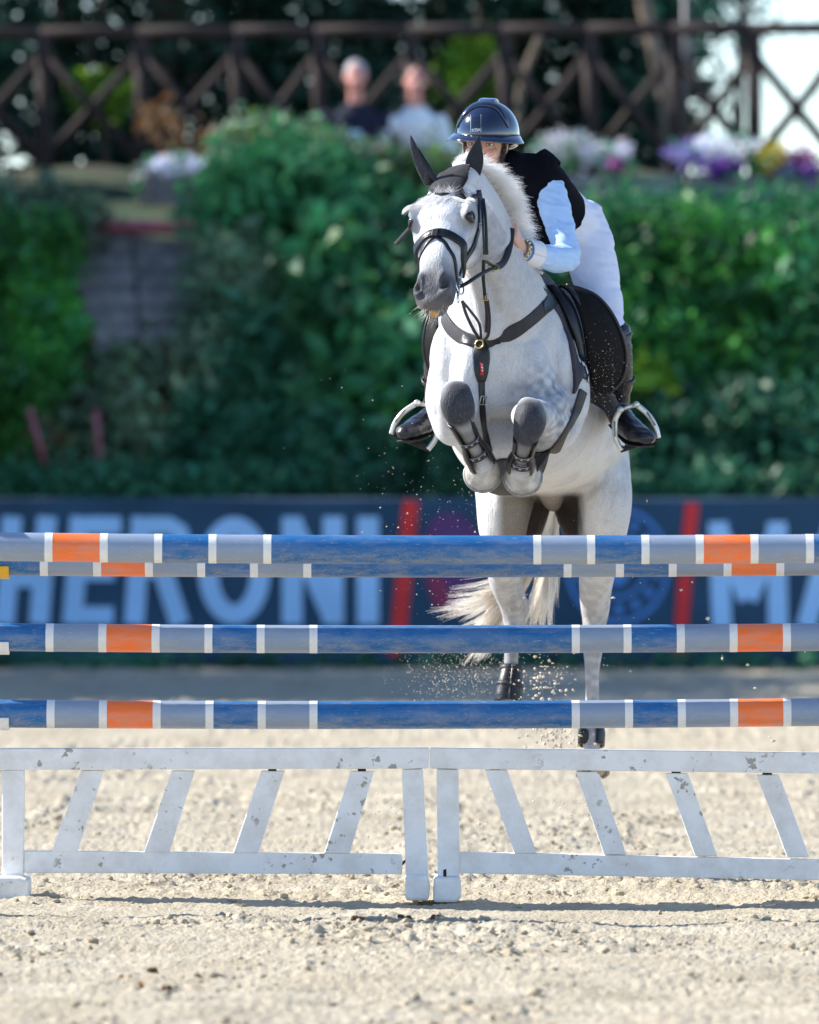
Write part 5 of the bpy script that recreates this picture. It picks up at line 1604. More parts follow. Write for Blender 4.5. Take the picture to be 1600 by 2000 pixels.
# martingale fork
free_strap([(945, 508, -.21), (944, 540, -.18), (947, 575, -.11), (951, 610, -.02), (950, 648, .07)], .013, .003, 'martingale_strap', M_leather, BP)
free_strap([(952, 585, -.08), (956, 620, .0), (954, 652, .08), (946, 664, .11)], .012, .003, 'martingale_strap', M_leather, BP)
free_strap([(903, 588, -.27), (910, 612, -.16), (923, 640, -.01), (936, 662, .10)], .012, .003, 'martingale_strap', M_leather, BP)
free_strap([(903, 588, -.27), (918, 606, -.16), (936, 632, -.01), (940, 662, .10)], .010, .003, 'martingale_strap', M_leather, BP)
m = MB(); ring(m, W(964, 522, -.145), .020, .0028, (.2, -.6, .8), n=20); m.build('martingale_ring', M_brass, BP, smooth=True)
buckle(W(948, 580, -.105), (0, -1, 0), .010, .012, 'buckle', M_brass, BP)
free_strap([(944, 512, -.21), (952, 512, -.19), (961, 518, -.155)], .012, .003, 'martingale_strap', M_leather, BP)

# ear bonnet -------------------------------------------------------
EB = thing('ear_bonnet', HD(0, .05, 0), 'black cloth ear bonnet covering the horse\'s ears and poll', 'ear bonnet')
rows = []
for i in range(15):
    q = i / 14
    row = []
    for j in range(23):
        s = -.100 + .225 * j / 22
        tt = -.20 + q * (.325 + .035 * math.cos((s - .01) * 30) - .03 * (abs(s) / .10) ** 2 + (.07 if s > .06 else 0) * min(1, (s - .06) / .03))
        h = HBVH.find_nearest(HD(tt, .10 if tt > -.05 else .12, s))
        row.append(h[0] + h[1] * .0065)
    rows.append(row)
V = [p for rw in rows for p in rw]
F = [(i * 23 + j, i * 23 + j + 1, (i + 1) * 23 + j + 1, (i + 1) * 23 + j) for i in range(14) for j in range(22)]
m = MB(); m.add(V, F); o = m.build('cap', M_darkcloth, EB, smooth=True)
s_ = o.modifiers.new('sol', 'SOLIDIFY'); s_.thickness = .003; s_.offset = 1
m = MB(); m.tube(rows[-1], .0035, 6); m.build('edging', M_darkcloth, EB, smooth=True)
M_bonnet = mat('bonnet_ear', (0.014, 0.017, 0.026), rough=0.8, var=.2, scale=40, bump=.35, bscale=60, sheen=.2)
for (tip, base, wdt, nrm) in EARS:
    ax = tip - base
    sd = ax.normalized().cross(nrm.normalized()).normalized()
    m = MB()
    V, F = [], []
    prof = [(-.18, .020), (-.06, .024), (.12, .0300), (.30, .0345), (.46, .0345), (.62, .028), (.78, .0175), (.90, .0085), (1.03, .0012)] if tip.x > .1 else [(-.18, .034), (-.05, .034), (.12, .031), (.30, .027), (.48, .0225), (.65, .018), (.80, .0135), (.92, .008), (1.03, .0012)]
    nn = nrm.normalized()
    for (q, w) in prof:
        w = w * wdt / .034 * 1.0
        bend = -sd * (.010 * math.sin(q * 3.1)) * (1 if sd.x > 0 else -1) if tip.x < 0.1 else sd * (.0)
        for k in range(16):
            a = 2 * math.pi * k / 16
            x, y = math.cos(a) * w, math.sin(a) * w * .42
            if y > 0: y = y * .55 + .10 * w * (abs(x) / (w + 1e-6)) ** 2      # slightly hollow front
            V.append(base + ax * q + sd * x + nn * y + bend)
    for i in range(len(prof) - 1):
        for k in range(16):
            F.append((i * 16 + k, i * 16 + (k + 1) % 16, (i + 1) * 16 + (k + 1) % 16, (i + 1) * 16 + k))
    F.append(tuple(range(16))); F.append(tuple((len(prof) - 1) * 16 + k for k in range(16)))
    m.add(V, F); m.build('ear_sleeve', M_bonnet, EB, smooth=True, subsurf=1)

# leg boots --------------------------------------------------------
def shell(path, radii, a0, a1, th, name, material, parent, n=18, front=Vector((0, -1, 0))):
    """curved plate round a limb; angle 0 faces front"""
    P = curve(path, 4); m_ = len(P)
    rr = np.interp(np.linspace(0, 1, m_), np.linspace(0, 1, len(radii)), radii)
    V, F = [], []
    for i, p in enumerate(P):
        t = (P[min(i + 1, m_ - 1)] - P[max(i - 1, 0)]).normalized()
        f = (front - t * front.dot(t)).normalized(); s = t.cross(f)
        for off in (0, th):
            for k in range(n):
                a = a0 + (a1 - a0) * k / (n - 1)
                V.append(p + (f * math.cos(a) + s * math.sin(a)) * (rr[i] + off))
    k2 = 2 * n
    for i in range(m_ - 1):
        for k in range(n - 1):
            a = i * k2 + k; F.append((a, a + 1, a + 1 + k2, a + k2)); b = a + n; F.append((b, b + k2, b + 1 + k2, b + 1))
        for k in (0, n - 1):
            a = i * k2 + k; F.append((a, a + k2, a + k2 + n, a + n))
    for i in (0, m_ - 1):
        for k in range(n - 1):
            a = i * k2 + k; F.append((a, a + n, a + n + 1, a + 1))
    m = MB(); m.add(V, F); return m.build(name, material, parent, smooth=True)
M_strap = mat('boot_strap', (0.022, 0.023, 0.028), rough=0.5, var=.2, scale=60)
M_strapline = mat('boot_stitch', (0.35, 0.35, 0.36), rough=0.6)
FB = []
for nm, path, rad in (('tendon_boot', [W(905, 835, .022), W(921, 866, .072), W(937, 896, .13)], (.036, .032, .040)), ('tendon_boot', [W(1025, 868, .028), W(1020, 889, .074), W(1018, 907, .125)], (.036, .032, .040))):
    lab = 'black open fronted tendon boot on the foreleg with the higher knee' if not FB else 'black open fronted tendon boot on the foreleg with the lower knee'
    t = thing(nm, path[1], lab, 'horse boot', 'boots on the forelegs'); FB.append(t)
    d = path[2] - path[0]
    shell([path[0] - d * .28, path[0] + d * .3, path[1] + d * .2, path[2] + d * .16], (rad[0] + .004, rad[0], rad[1] + .001, rad[2] + .005, rad[2] + .006), .85, 2 * math.pi - .85, .008, 'shell', M_leather, t, n=24)
    for f in (.36, .78):
        c = path[0] + d * f
        r_ = np.interp(f, (0, .5, 1), rad) + .0055
        h = d.normalized() * (.0095 + .002 * (f > .5))
        s = shell([c - h, c, c + h], (r_, r_ + .001, r_ + .002), -1.25, 1.25, .003, 'strap', M_strap, t, n=16)
        for e in (-.75, .75):
            q = c + h * e
            shell([q - h * .09, q + h * .09], (r_ + .002, r_ + .002), -1.15, 1.15, .0025, 'stitching', M_strapline, s, n=14)
        for a in (-.55, .05, .6):
            q = c
            shell([q - h * .35, q + h * .35], (r_ + .002, r_ + .002), a - .10, a + .10, .0022, 'stud', M_strapline, s, n=4)
t = thing('fetlock_boot', W(994, 1340, 1.53), 'black fetlock boot on the hind leg beside the tail', 'horse boot', 'boots on the hind legs')
shell([W(999, 1306, 1.55), W(996, 1330, 1.53), W(993, 1360, 1.52), W(992, 1374, 1.51)], (.034, .042, .050, .047), 0, 2 * math.pi, .007, 'shell', M_leather, t, n=28)
shell([W(999, 1300, 1.55), W(998, 1312, 1.545)], (.033, .035), 0, 2 * math.pi, .010, 'strap', M_strap, t, n=28)
shell([W(996, 1334, 1.53), W(995, 1342, 1.527)], (.047, .049), 0, 2 * math.pi, .006, 'strap', M_strap, t, n=28)
t = thing('fetlock_boot', W(1156, 1440, 1.53), 'black fetlock boot on the hind leg standing lowest, above its hoof', 'horse boot', 'boots on the hind legs')
shell([W(1156, 1412, 1.545), W(1156, 1432, 1.535), W(1155, 1456, 1.52)], (.036, .044, .043), .9, 2 * math.pi - .35, .009, 'shell', M_leather, t, n=28)
shell([W(1156, 1416, 1.545), W(1156, 1424, 1.54)], (.043, .045), 0, 2 * math.pi, .005, 'strap', M_strap, t, n=28)
m = MB(); m.ball(W(1141, 1438, 1.495), (.020, .012, .030), 14, 10); m.build('strike_pad', M_strap, t, smooth=True)

# saddle, pad, girth --------------------------------------------------
def sheet(rows, th, name, material, parent, bulge=.0, sub=5, cross=8, rim=None, rim_mat=None, snap=True):
    L = catmull([np.array(W(*r[0])) for r in rows], sub); Rr = catmull([np.array(W(*r[1])) for r in rows], sub)
    V, F = [], []
    for a, b in zip(L, Rr):
        for k in range(cross + 1):
            q = k / cross
            p = a * (1 - q) + b * q + np.array([0, -1, 0]) * bulge * math.sin(math.pi * q)
            h_ = cast(800 + p[0] * px(p[1]), HOR - (p[2] - CAMH) * px(p[1]))[0]
            if snap and h_ is not None and p[1] - .22 < h_.y < p[1] + .02:
                p = np.array(CAMP) + (p - np.array(CAMP)) * ((h_.y - .02 + DIST) / (p[1] + DIST))
            V.append(Vector(p))
    n = len(L); c = cross + 1
    for _ in range(2):
        V = [V[q] if q // c in (0, n - 1) else (V[q - c] + V[q] * 2 + V[q + c]) / 4 for q in range(len(V))]
    for i in range(n - 1):
        for k in range(cross):
            F.append((i * c + k, i * c + k + 1, (i + 1) * c + k + 1, (i + 1) * c + k))
    m = MB(); m.add(V, F); o = m.build(name, material, parent, smooth=True)
    s = o.modifiers.new('sol', 'SOLIDIFY'); s.thickness = th; s.offset = -1 if V[0].y < V[-1].y else -1
    if rim:
        m = MB(); m.tube([V[i * c + cross] for i in range(n)], rim, 8); m.build('edge_welt', rim_mat or material, o, smooth=True)
    return o
SD = thing('saddle', W(1010, 560, .75), 'black leather jumping saddle with wide forward flaps under the rider', 'saddle')
M_flap = mat('flap_leather', (0.006, 0.0055, 0.006), rough=0.6, var=.3, scale=40, bump=.12, bscale=150, spec=.15)
sheet([((1086, 560, .53), (1106, 556, .53)), ((1108, 568, .50), (1158, 572, .52)), ((1126, 600, .47), (1192, 606, .52)), ((1138, 640, .46), (1214, 650, .53)), ((1146, 690, .46), (1224, 695, .55)), ((1150, 730, .48), (1217, 740, .56)), ((1164, 768, .52), (1190, 768, .56))],
      .010, 'flap', M_flap, SD, bulge=.02, rim=.006, rim_mat=M_leather)
sheet([((858, 600, .56), (846, 600, .56)), ((856, 625, .50), (834, 628, .54)), ((854, 660, .47), (827, 665, .54)), ((853, 690, .47), (829, 695, .56)), ((852, 715, .50), (838, 722, .58)), ((851, 730, .54), (846, 735, .58))], .010, 'flap', M_flap, SD, bulge=.012, rim=.006, rim_mat=M_leather, snap=False)
sheet([((1066, 556, .53), (1096, 556, .56)), ((1088, 584, .46), (1126, 584, .54)), ((1108, 624, .43), (1142, 620, .53)), ((1124, 668, .44), (1150, 664, .53)), ((1134, 705, .46), (1152, 705, .53)), ((1140, 738, .50), (1147, 740, .54))], .02, 'knee_block', M_leather, SD, bulge=.035, rim=.004)
sheet([((1104, 556, .50), (1128, 566, .52)), ((1116, 572, .47), (1138, 582, .50)), ((1130, 592, .47), (1140, 600, .50))], .012, 'skirt', M_leather, SD, bulge=.012, rim=.003)
m = MB(); m.loft([(W(1000, 556, .72), .09, .05), (W(1012, 556, .85), .12, .045), (W(1030, 585, 1.05), .16, .04), (W(1046, 590, 1.22), .15, .05)], 20, hint=UPT)
link('seat', m.voxel('seat', .01, 4), M_leather, SD)
sheet([((1032, 522, .58), (1062, 528, .66)), ((1052, 545, .55), (1084, 552, .62)), ((1068, 570, .53), (1098, 574, .60)), ((1084, 592, .52), (1104, 596, .58))], .02, 'pommel', M_leather, SD, bulge=.02)
h = W(1052, 533, .56); m = MB(); m.box(h, (.016, .004, .012), Euler((0, .5, 0)).to_matrix()); m.build('name_plate', M_silver, SD, bevel=.002)
SP = thing('saddle_pad', W(1100, 700, .6), 'dark grey quilted saddle pad under the black saddle', 'saddle pad')
sheet([((1074, 586, .53), (1092, 584, .58)), ((1096, 620, .49), (1112, 614, .55)), ((1112, 660, .48), (1128, 652, .54)), ((1120, 700, .48), (1142, 694, .55)), ((1124, 730, .50), (1144, 724, .56)), ((1124, 752, .52), (1132, 758, .57)), ((1122, 766, .54), (1124, 770, .56))], .014, 'front_edge', M_padtrim, SP, bulge=.02, rim=.004, rim_mat=M_leather)
sheet([((1130, 735, .58), (1170, 730, .64)), ((1132, 755, .58), (1184, 752, .66)), ((1140, 776, .60), (1192, 780, .70)), ((1160, 790, .64), (1200, 800, .74)), ((1186, 806, .70), (1206, 826, .78))], .012, 'side_panel', M_padtrim, SP, bulge=.012, rim=.007, rim_mat=M_darkcloth)
sheet([((1142, 700, .54), (1190, 735, .60)), ((1150, 735, .55), (1196, 765, .63)), ((1160, 765, .57), (1202, 800, .68)), ((1176, 785, .60), (1206, 820, .70))], .010, 'billet_guard', M_darkcloth, SP, bulge=.01)
free_strap([(1152, 690, .52), (1158, 725, .53), (1166, 752, .545)], .010, .003, 'billet', M_leather, SP)
free_strap([(1162, 694, .52), (1168, 730, .53), (1178, 760, .545)], .010, .003, 'billet', M_leather, SP)
GI = thing('stud_girth', W(1000, 950, .62), 'wide grey stud girth round the horse\'s belly behind its folded hooves', 'girth')
M_girth = mat('girth_leather', (0.060, 0.052, 0.046), rough=0.6, var=.25, scale=30, bump=.25, bscale=90)
strap_uv([(1138, 764), (1124, 806), (1104, 842), (1086, 874), (1068, 905), (1050, 930)], [.040, .036, .034, .044, .075, .10], .006, 'girth', M_girth, GI, lift=.004)
PL = []
sheet([((925, 905, .40), (1072, 880, .42)), ((925, 925, .43), (1066, 905, .44)), ((930, 940, .47), (1055, 930, .47)), ((948, 953, .51), (1042, 950, .51)), ((975, 962, .55), (1022, 962, .55))], .012, 'stud_guard', M_girth, GI, bulge=.02, rim=.004, snap=False)
# ------------------------------------------------------------------ rider
RD = thing('person', W(1085, 450, .9), 'rider in black vest, white breeches and navy helmet crouched over the grey horse', 'person')
M_rskin = mat('rider_skin', (0.62, 0.36, 0.27), rough=0.45, var=.05, scale=30, sss=.15, bump=.05, bscale=200)
M_shirt = mat('pale_shirt', (0.44, 0.64, 0.94), rough=0.75, var=.04, scale=20, sheen=.1)
M_vest = mat('black_vest', (0.004, 0.0045, 0.008), spec=.08, rough=0.9, var=.25, scale=20, bump=.15, bscale=200)
M_breech = mat('white_breeches', (0.72, 0.76, 0.90), rough=0.7, var=.04, scale=20, bump=.08, bscale=200)
M_boot = mat('boot_leather', (0.010, 0.011, 0.016), rough=0.32, var=.3, scale=14, bump=.2, bscale=40, spec=.55, rvar=.1)
M_helmet = mat('helmet_navy', (0.006, 0.014, 0.045), rough=0.14, var=.1, spec=.6, coat=1.0)
M_hair = mat('rider_hair', (0.035, 0.020, 0.012), rough=0.5, var=.3, scale=80)

HCN = W(948, 281, .47)
FF = Vector((-.20, -1, -.06)).normalized()
UU = (Vector((.04, -.06, 1)) - FF * Vector((.04, -.06, 1)).dot(FF)).normalized()
RR = FF.cross(UU).normalized()
if RR.x < 0: RR = -RR
rotF = Matrix((RR, -FF, UU)).transposed()           # x right, y back, z up
def HF(x, f, z): return HCN + RR * x + FF * f + UU * z

def limb(m, pts, g=0.0, n=18, hint=(0, -1, 0)):
    m.loft([(W(*p[0]), p[1] + g, (p[2] if len(p) > 2 else p[1]) + g) for p in pts], n, hint=hint)
TORSO = [((1092, 452, .90), .165, .125), ((1070, 420, .80), .145, .115), ((1046, 392, .69), .150, .115), ((1022, 365, .60), .158, .110), ((1004, 345, .54), .140, .085), ((990, 330, .51), .075, .065)]
LARM = [((1058, 346, .555), .068), ((1078, 388, .53), .057, .063), ((1096, 450, .48), .050, .054), ((1108, 500, .43), .047, .052)]
LFORE = [((1108, 500, .43), .047, .050), ((1088, 506, .37), .043, .046), ((1056, 500, .29), .036, .040), ((1026, 490, .215), .027, .031), ((1016, 482, .19), .024, .028)]
RARM = [((926, 356, .56), .062), ((905, 400, .52), .052), ((890, 470, .46), .046), ((893, 505, .42), .044)]
RFORE = [((893, 505, .42), .044), ((905, 500, .34), .038), ((918, 485, .25), .028), ((922, 472, .20), .024)]
LLEG = [((1124, 450, .92), .126, .125), ((1146, 480, .90), .098, .112), ((1166, 550, .83), .082, .095), ((1184, 620, .76), .062, .072), ((1196, 655, .73), .050, .062)]
LCALF = [((1202, 650, .74), .050, .060), ((1207, 700, .76), .048, .058), ((1210, 745, .79), .042, .050), ((1207, 790, .82), .034, .042)]
LFOOT = [((1206, 806, .81), .040, .040), ((1222, 828, .72), .041, .040), ((1242, 846, .62), .045, .032), ((1256, 853, .56), .044, .028), ((1262, 856, .53), .030, .020)]
RLEG = [((1050, 455, .90), .125), ((1000, 500, .88), .10), ((915, 580, .76), .078), ((872, 640, .66), .062), ((862, 665, .64), .054)]
RCALF = [((864, 655, .64), .054), ((858, 700, .68), .050), ((855, 745, .74), .044), ((852, 786, .79), .036)]
RFOOT = [((856, 812, .80), .040), ((834, 822, .73), .040), ((812, 836, .64), .043, .032), ((797, 843, .57), .042, .028), ((790, 846, .54), .028, .020)]

# head detail shared by the body skin
def head(m):
    m.ball(HF(0, -.015, .035), (.073, .092, .085), 24, 16, rotF)
    m.loft([(HF(0, .012, .05), .066, .066), (HF(0, .018, .01), .067, .070), (HF(0, .020, -.035), .060, .066), (HF(0, .024, -.075), .046, .056), (HF(0, .032, -.105), .028, .036)], 24, hint=FF)
    m.loft([(HF(0, .084, .018), .010), (HF(0, .094, -.008), .010), (HF(0, .108, -.034), .013), (HF(0, .098, -.045), .012)], 12, hint=FF)      # nose
    for s in (-1, 1):
        m.ball(HF(s * .036, .062, -.030), (.026, .022, .026), 12, 8, rotF)          # cheek
        m.loft([(HF(s * .012, .085, .022), .008), (HF(s * .034, .080, .026), .009), (HF(s * .054, .062, .020), .008)], 8, hint=FF)  # brow
        m.ball(HF(s * .015, .092, -.044), (.010, .010, .008), 8, 6, rotF)
        m.loft([(HF(s * .072, -.014, .012), .008, .014), (HF(s * .078, -.018, -.006), .008, .015), (HF(s * .074, -.012, -.030), .007, .010)], 10, hint=-FF)   # ear
    m.loft([(HF(-.020, .082, -.066), .006), (HF(0, .090, -.064), .0085), (HF(.020, .082, -.066), .006)], 8, hint=FF)
    m.loft([(HF(0, -.02, -.05), .052, .055), (W(985, 332, .53), .055, .058), (W(1000, 350, .58), .07, .07)], 16, hint=FF)   # neck

rb = MB()
head(rb)
limb(rb, TORSO, -.006, 24, hint=(0, .6, .8))
for A, h in ((LARM, (0, -1, 0)), (LFORE, (0, 0, 1)), (RARM, (0, -1, 0)), (RFORE, (0, 0, 1)), (LLEG, (0, -1, 0)), (LCALF, (0, -1, 0)), (LFOOT, (0, 0, 1)), (RLEG, (0, -1, 0)), (RCALF, (0, -1, 0)), (RFOOT, (0, 0, 1))):
    limb(rb, A, -.006, 16, hint=h)
# hands: palm, four fingers curled round the rein, thumb on top
def hand(m, wrist, knuckle, inward, up):
    ax = (knuckle - wrist).normalized()
    inward = (inward - ax * inward.dot(ax)).normalized()
    wid = ax.cross(inward).normalized()
    if wid.dot(up) < 0: wid = -wid
    L = (knuckle - wrist).length
    m.loft([(wrist, .022, .026), (wrist + ax * L * .45, .017, .036), (knuckle, .014, .040)], 16, hint=wid)
    for i in range(4):
        o = wid * (.030 - .020 * i)
        ln = (.90, 1.0, .95, .78)[i]
        k0 = knuckle + o - ax * .006
        p1 = k0 + (ax * .8 + inward * .5).normalized() * .034 * ln
        p2 = p1 + (ax * -.1 + inward).normalized() * .024 * ln
        p3 = p2 + (ax * -1 + inward * .25).normalized() * .020 * ln
        m.tube([k0 - ax * .012, k0, (k0 + p1) / 2, p1, (p1 + p2) / 2, p2, p3], [.0095, .0100, .0092, .0094, .0086, .0084, .0066], 10)
    tb = wrist + ax * (L * .40) + wid * .024 + inward * .010
    m.tube([tb - ax * .012, tb + wid * .012 + inward * .006, tb + ax * .028 + wid * .020 + inward * .012, tb + ax * .052 + wid * .016 + inward * .020], [.013, .0125, .0105, .0075], 10)
hand(rb, W(1019, 485, .195), W(1005, 452, .11), Vector((-1, .1, 0)), Vector((-.2, -.3, 1)))
hand(rb, W(922, 474, .20), W(914, 448, .12), Vector((1, .1, 0)), Vector((.2, -.3, 1)))
me = rb.voxel('body', .0042, 3, .45)
V = verts_np(me).astype(np.float64)
for s in (-1, 1):
    dent(HF(s * .033, .088, .002), .014, .010, -FF)
dent(HF(0, .095, -.071), .010, .002, -FF)
set_verts(me, V)
C = np.ones((len(V), 3))
for s in (-1, 1):
    blendc(near(HF(s * .036, .085, -.030), .036, .9) * .55, (1.0, .66, .66))
    blendc(near(HF(s * .033, .078, -.006), .020, .8) * .30, (.72, .56, .58))
blendc(near(HF(0, .09, -.066), .022, .6) * .8, (.85, .42, .42))
color_attr(me, 'tone', C)
at_ = M_rskin.node_tree
link('body', me, mat('rider_skin_toned', (0.62, 0.37, 0.275), rough=0.45, var=.05, scale=30, attr='tone', sss=.12), RD)

# eyes, brows
M_white = mat('eye_white', (0.75, 0.74, 0.74), rough=0.15, var=.02, spec=.6)
M_iris = mat('iris', (0.045, 0.022, 0.012), rough=0.08, var=.3, spec=.7, coat=1)
for s in (-1, 1):
    c = HF(s * .033, .0725, .001)
    m = MB(); m.ball(c, .0135, 18, 12, rotF); e = m.build('eye', M_white, RD, smooth=True)
    m = MB(); g = (FF + RR * -.10 + UU * .06).normalized(); m.ball(c + g * .0093, (.0062, .0062, .0062), 14, 10); m.build('iris', M_iris, e, smooth=True)
    for sg, k in ((1, .0086), (-1, .0092)):
        m = MB()
        P = [HF(s * .033 + .0165 * math.sin(a), .0755 + .0105 * math.cos(a * .9), .001 + sg * k * math.cos(a) ** .8 - .0005) for a in np.linspace(-1.45, 1.45, 11)]
        m.tube(P, [.0022 + .0016 * max(0, math.cos(a)) for a in np.linspace(-1.45, 1.45, 11)], 8); m.build('eyelid', M_rskin, RD, smooth=True)
        if sg > 0:
            m = MB(); m.tube([p - UU * .0016 + FF * .0026 for p in P], .0011, 6); m.build('lashes', M_hair, RD, smooth=True)
    m = MB(); m.tube([HF(s * .013, .0935, .022), HF(s * .030, .0915, .028), HF(s * .050, .0765, .023)], [.0024, .0028, .0014], 6); m.build('eyebrow', M_hair, RD, smooth=True)
# hair at the temples and nape
m = MB()
for s in (-1, 1):
    m.loft([(HF(s * .066, .018, .045), .010, .022), (HF(s * .070, .006, .015), .009, .020), (HF(s * .070, -.004, -.012), .006, .010)], 12, hint=FF)
m.loft([(HF(0, -.075, .03), .062, .03), (HF(0, -.085, -.03), .055, .03), (HF(0, -.08, -.075), .035, .028)], 14, hint=FF)
link('hair', m.voxel('hair', .005, 2), M_hair, RD)

# clothing -------------------------------------------------------
def crease(me, amp, sx, sy, sz, seed):
    V = verts_np(me).astype(np.float64); N = norms_np(me).astype(np.float64)
    k = vnoise(V[:, 0] * sx, V[:, 1] * sy, V[:, 2] * sz, seed) - .5
    k2 = np.abs(vnoise(V[:, 0] * sx * 2.1 + V[:, 2] * sz, V[:, 1] * sy * 2, V[:, 2] * sz * 1.5, seed + 1) - .5)
    set_verts(me, V + N * ((k * .7 - k2 * .9) * amp)[:, None]); return me
m = MB(); limb(m, TORSO[1:], .010, 28, hint=(0, .6, .8))
for s in (-1, 1):      # yoke over the shoulders
    q = (1044, 342, .555) if s > 0 else (950, 346, .555)
    m.ball(W(*q), (.066, .065, .056))
m.loft([(W(992, 340, .53), .085, .075), (W(984, 328, .515), .070, .066)], 18, hint=FF)
fl0, fl1 = W(1036, 322, .575), W(1062, 348, .56)
vest = link('vest', crease(m.voxel('vest', .006, 6), .006, 9, 9, 14, 61), M_vest, RD)
shell([fl0, (fl0 + fl1) / 2, fl1], (.078, .084, .083), 0, 2 * math.pi, .006, 'shoulder_flange', M_vest, RD, n=32)
m = MB(); limb(m, LARM, .006); limb(m, LFORE[:4], .007, hint=(0, 0, 1)); m.ball(W(1109, 505, .43), (.050, .052, .050))
link('sleeve', crease(m.voxel('sleeve', .005, 4), .013, 13, 13, 30, 62), M_shirt, RD)
m = MB(); limb(m, RARM, .006); limb(m, RFORE[:3], .007, hint=(0, 0, 1))
link('sleeve', crease(m.voxel('sleeve', .007, 4), .006, 14, 14, 26, 63), M_shirt, RD)
M_cuff = mat('shirt_cuff', (0.76, 0.76, 0.80), rough=.7, var=.03)
c0, c1 = W(1047, 497, .268), W(1026, 490, .215)
cf = shell([c0, (c0 + c1) / 2, c1], (.0475, .043, .0405), 0, 2 * math.pi, .005, 'cuff', M_cuff, RD, n=28)
m = MB(); m.ball(W(1042, 479, .222), .006, 10, 8); m.build('button', M_brass, cf, smooth=True)
wc = W(1021, 487, .203)
wr = shell([wc + (c0 - c1) * .10, wc - (c0 - c1) * .10], (.0305, .030), 0, 2 * math.pi, .006, 'wristwatch', M_brass, RD, n=28)
for a in np.linspace(0, 2 * math.pi, 15)[:-1]:
    dd = (c0 - c1).normalized(); f_ = (Vector((0, -1, 0)) - dd * -dd.y).normalized(); s_2 = dd.cross(f_)
    m = MB(); m.ball(wc + (f_ * math.cos(a) + s_2 * math.sin(a)) * .0375, .0055, 8, 6); m.build('link', M_silver, wr, smooth=True)
m = MB(); limb(m, LLEG, .008, 22); limb(m, LCALF[:2], .002); limb(m, [TORSO[0], TORSO[1]], .010, 24, hint=(0, .6, .8)); limb(m, RLEG, .008, 20); limb(m, RCALF[:2], .002)
link('breeches', crease(m.voxel('breeches', .0065, 6), .013, 8, 8, 22, 64), M_breech, RD)
for nm, CALF, FOOT, s in (('boot', LCALF, LFOOT, 1), ('boot', RCALF, RFOOT, -1)):
    m = MB(); limb(m, CALF, .010, 20); limb(m, FOOT, .007, 18, hint=(0, 0, 1))
    a_ = W(*CALF[-1][0]); m.ball(a_ + Vector((0, .015, -.035)), (.042, .058, .045))
    bt = link(nm, crease(m.voxel(nm, .005, 5), .008, 12, 12, 30, 65 + s), M_boot, RD)
    # sole and top binding
    m = MB(); P = [W(*p[0]) - Vector((0, 0, (p[2] if len(p) > 2 else p[1]) + .006)) for p in FOOT]
    m.loft([(P[0] + Vector((0, .02, .0)), .036, .006), (P[1], .034, .006), (P[2], .047, .006), (P[3], .046, .006), (P[4] + Vector((0, 0, -.004)), .030, .006)], 14, hint=(0, 0, 1)); m.build('sole', M_rubber, bt, smooth=True)
    q0, q1 = W(*CALF[0][0]), W(*CALF[1][0])
    shell([q0 + (q1 - q0) * .02, q0 + (q1 - q0) * .12], (CALF[0][1] + .011, CALF[0][1] + .011), 0, 2 * math.pi, .004, 'top_binding', M_boot, bt, n=28)
    q2 = W(*CALF[2][0])
    shell([q1 + (q2 - q1) * .86, q2], (CALF[2][1] + .016, CALF[2][1] + .014), 0, 2 * math.pi, .004, 'strap', M_leather, bt, n=28)

# helmet ---------------------------------------------------------
HE = W(952, 262, .475)
def hpt(az, th, k=1.0):
    """az from the front, th from the crown"""
    rx, rf, rz = .119 * k, .142 * k, .126 * k
    sx, cx = math.sin(th), math.cos(th)
    return HE + RR * (rx * sx * math.sin(az)) + FF * (rf * sx * math.cos(az)) + UU * (rz * cx if cx > 0 else .16 * cx)
def thmax(az): return R(94) + R(20) * (0.5 - 0.5 * math.cos(az)) ** 1.5
def dome(k, t0, az0=0, az1=2 * math.pi, nA=48, nT=18, thm=None):
    V, F = [], []
    for i in range(nT + 1):
        for j in range(nA + 1):
            a = az0 + (az1 - az0) * j / nA
            V.append(hpt(a, (thm or thmax)(a) * (t0 + (1 - t0) * i / nT), k))
    for i in range(nT):
        for j in range(nA):
            F.append((i * (nA + 1) + j, i * (nA + 1) + j + 1, (i + 1) * (nA + 1) + j + 1, (i + 1) * (nA + 1) + j))
    return V, F
V_, F_ = dome(1.0, .001)
HELM = None
m = MB(); m.add(V_, F_)
sh_ = m.build('helmet', M_helmet, RD, smooth=True)
bm = bmesh.new(); bm.from_mesh(sh_.data); bmesh.ops.remove_doubles(bm, verts=bm.verts, dist=.0004); bmesh.ops.recalc_face_normals(bm, faces=bm.faces); bm.to_mesh(sh_.data); bm.free()
sh_.data.polygons.foreach_set('use_smooth', np.ones(len(sh_.data.polygons), dtype=bool))
s_ = sh_.modifiers.new('sol', 'SOLIDIFY'); s_.thickness = .014; s_.offset = -1
EBVH = BVHTree.FromPolygons([Vector(p) for p in V_], F_)
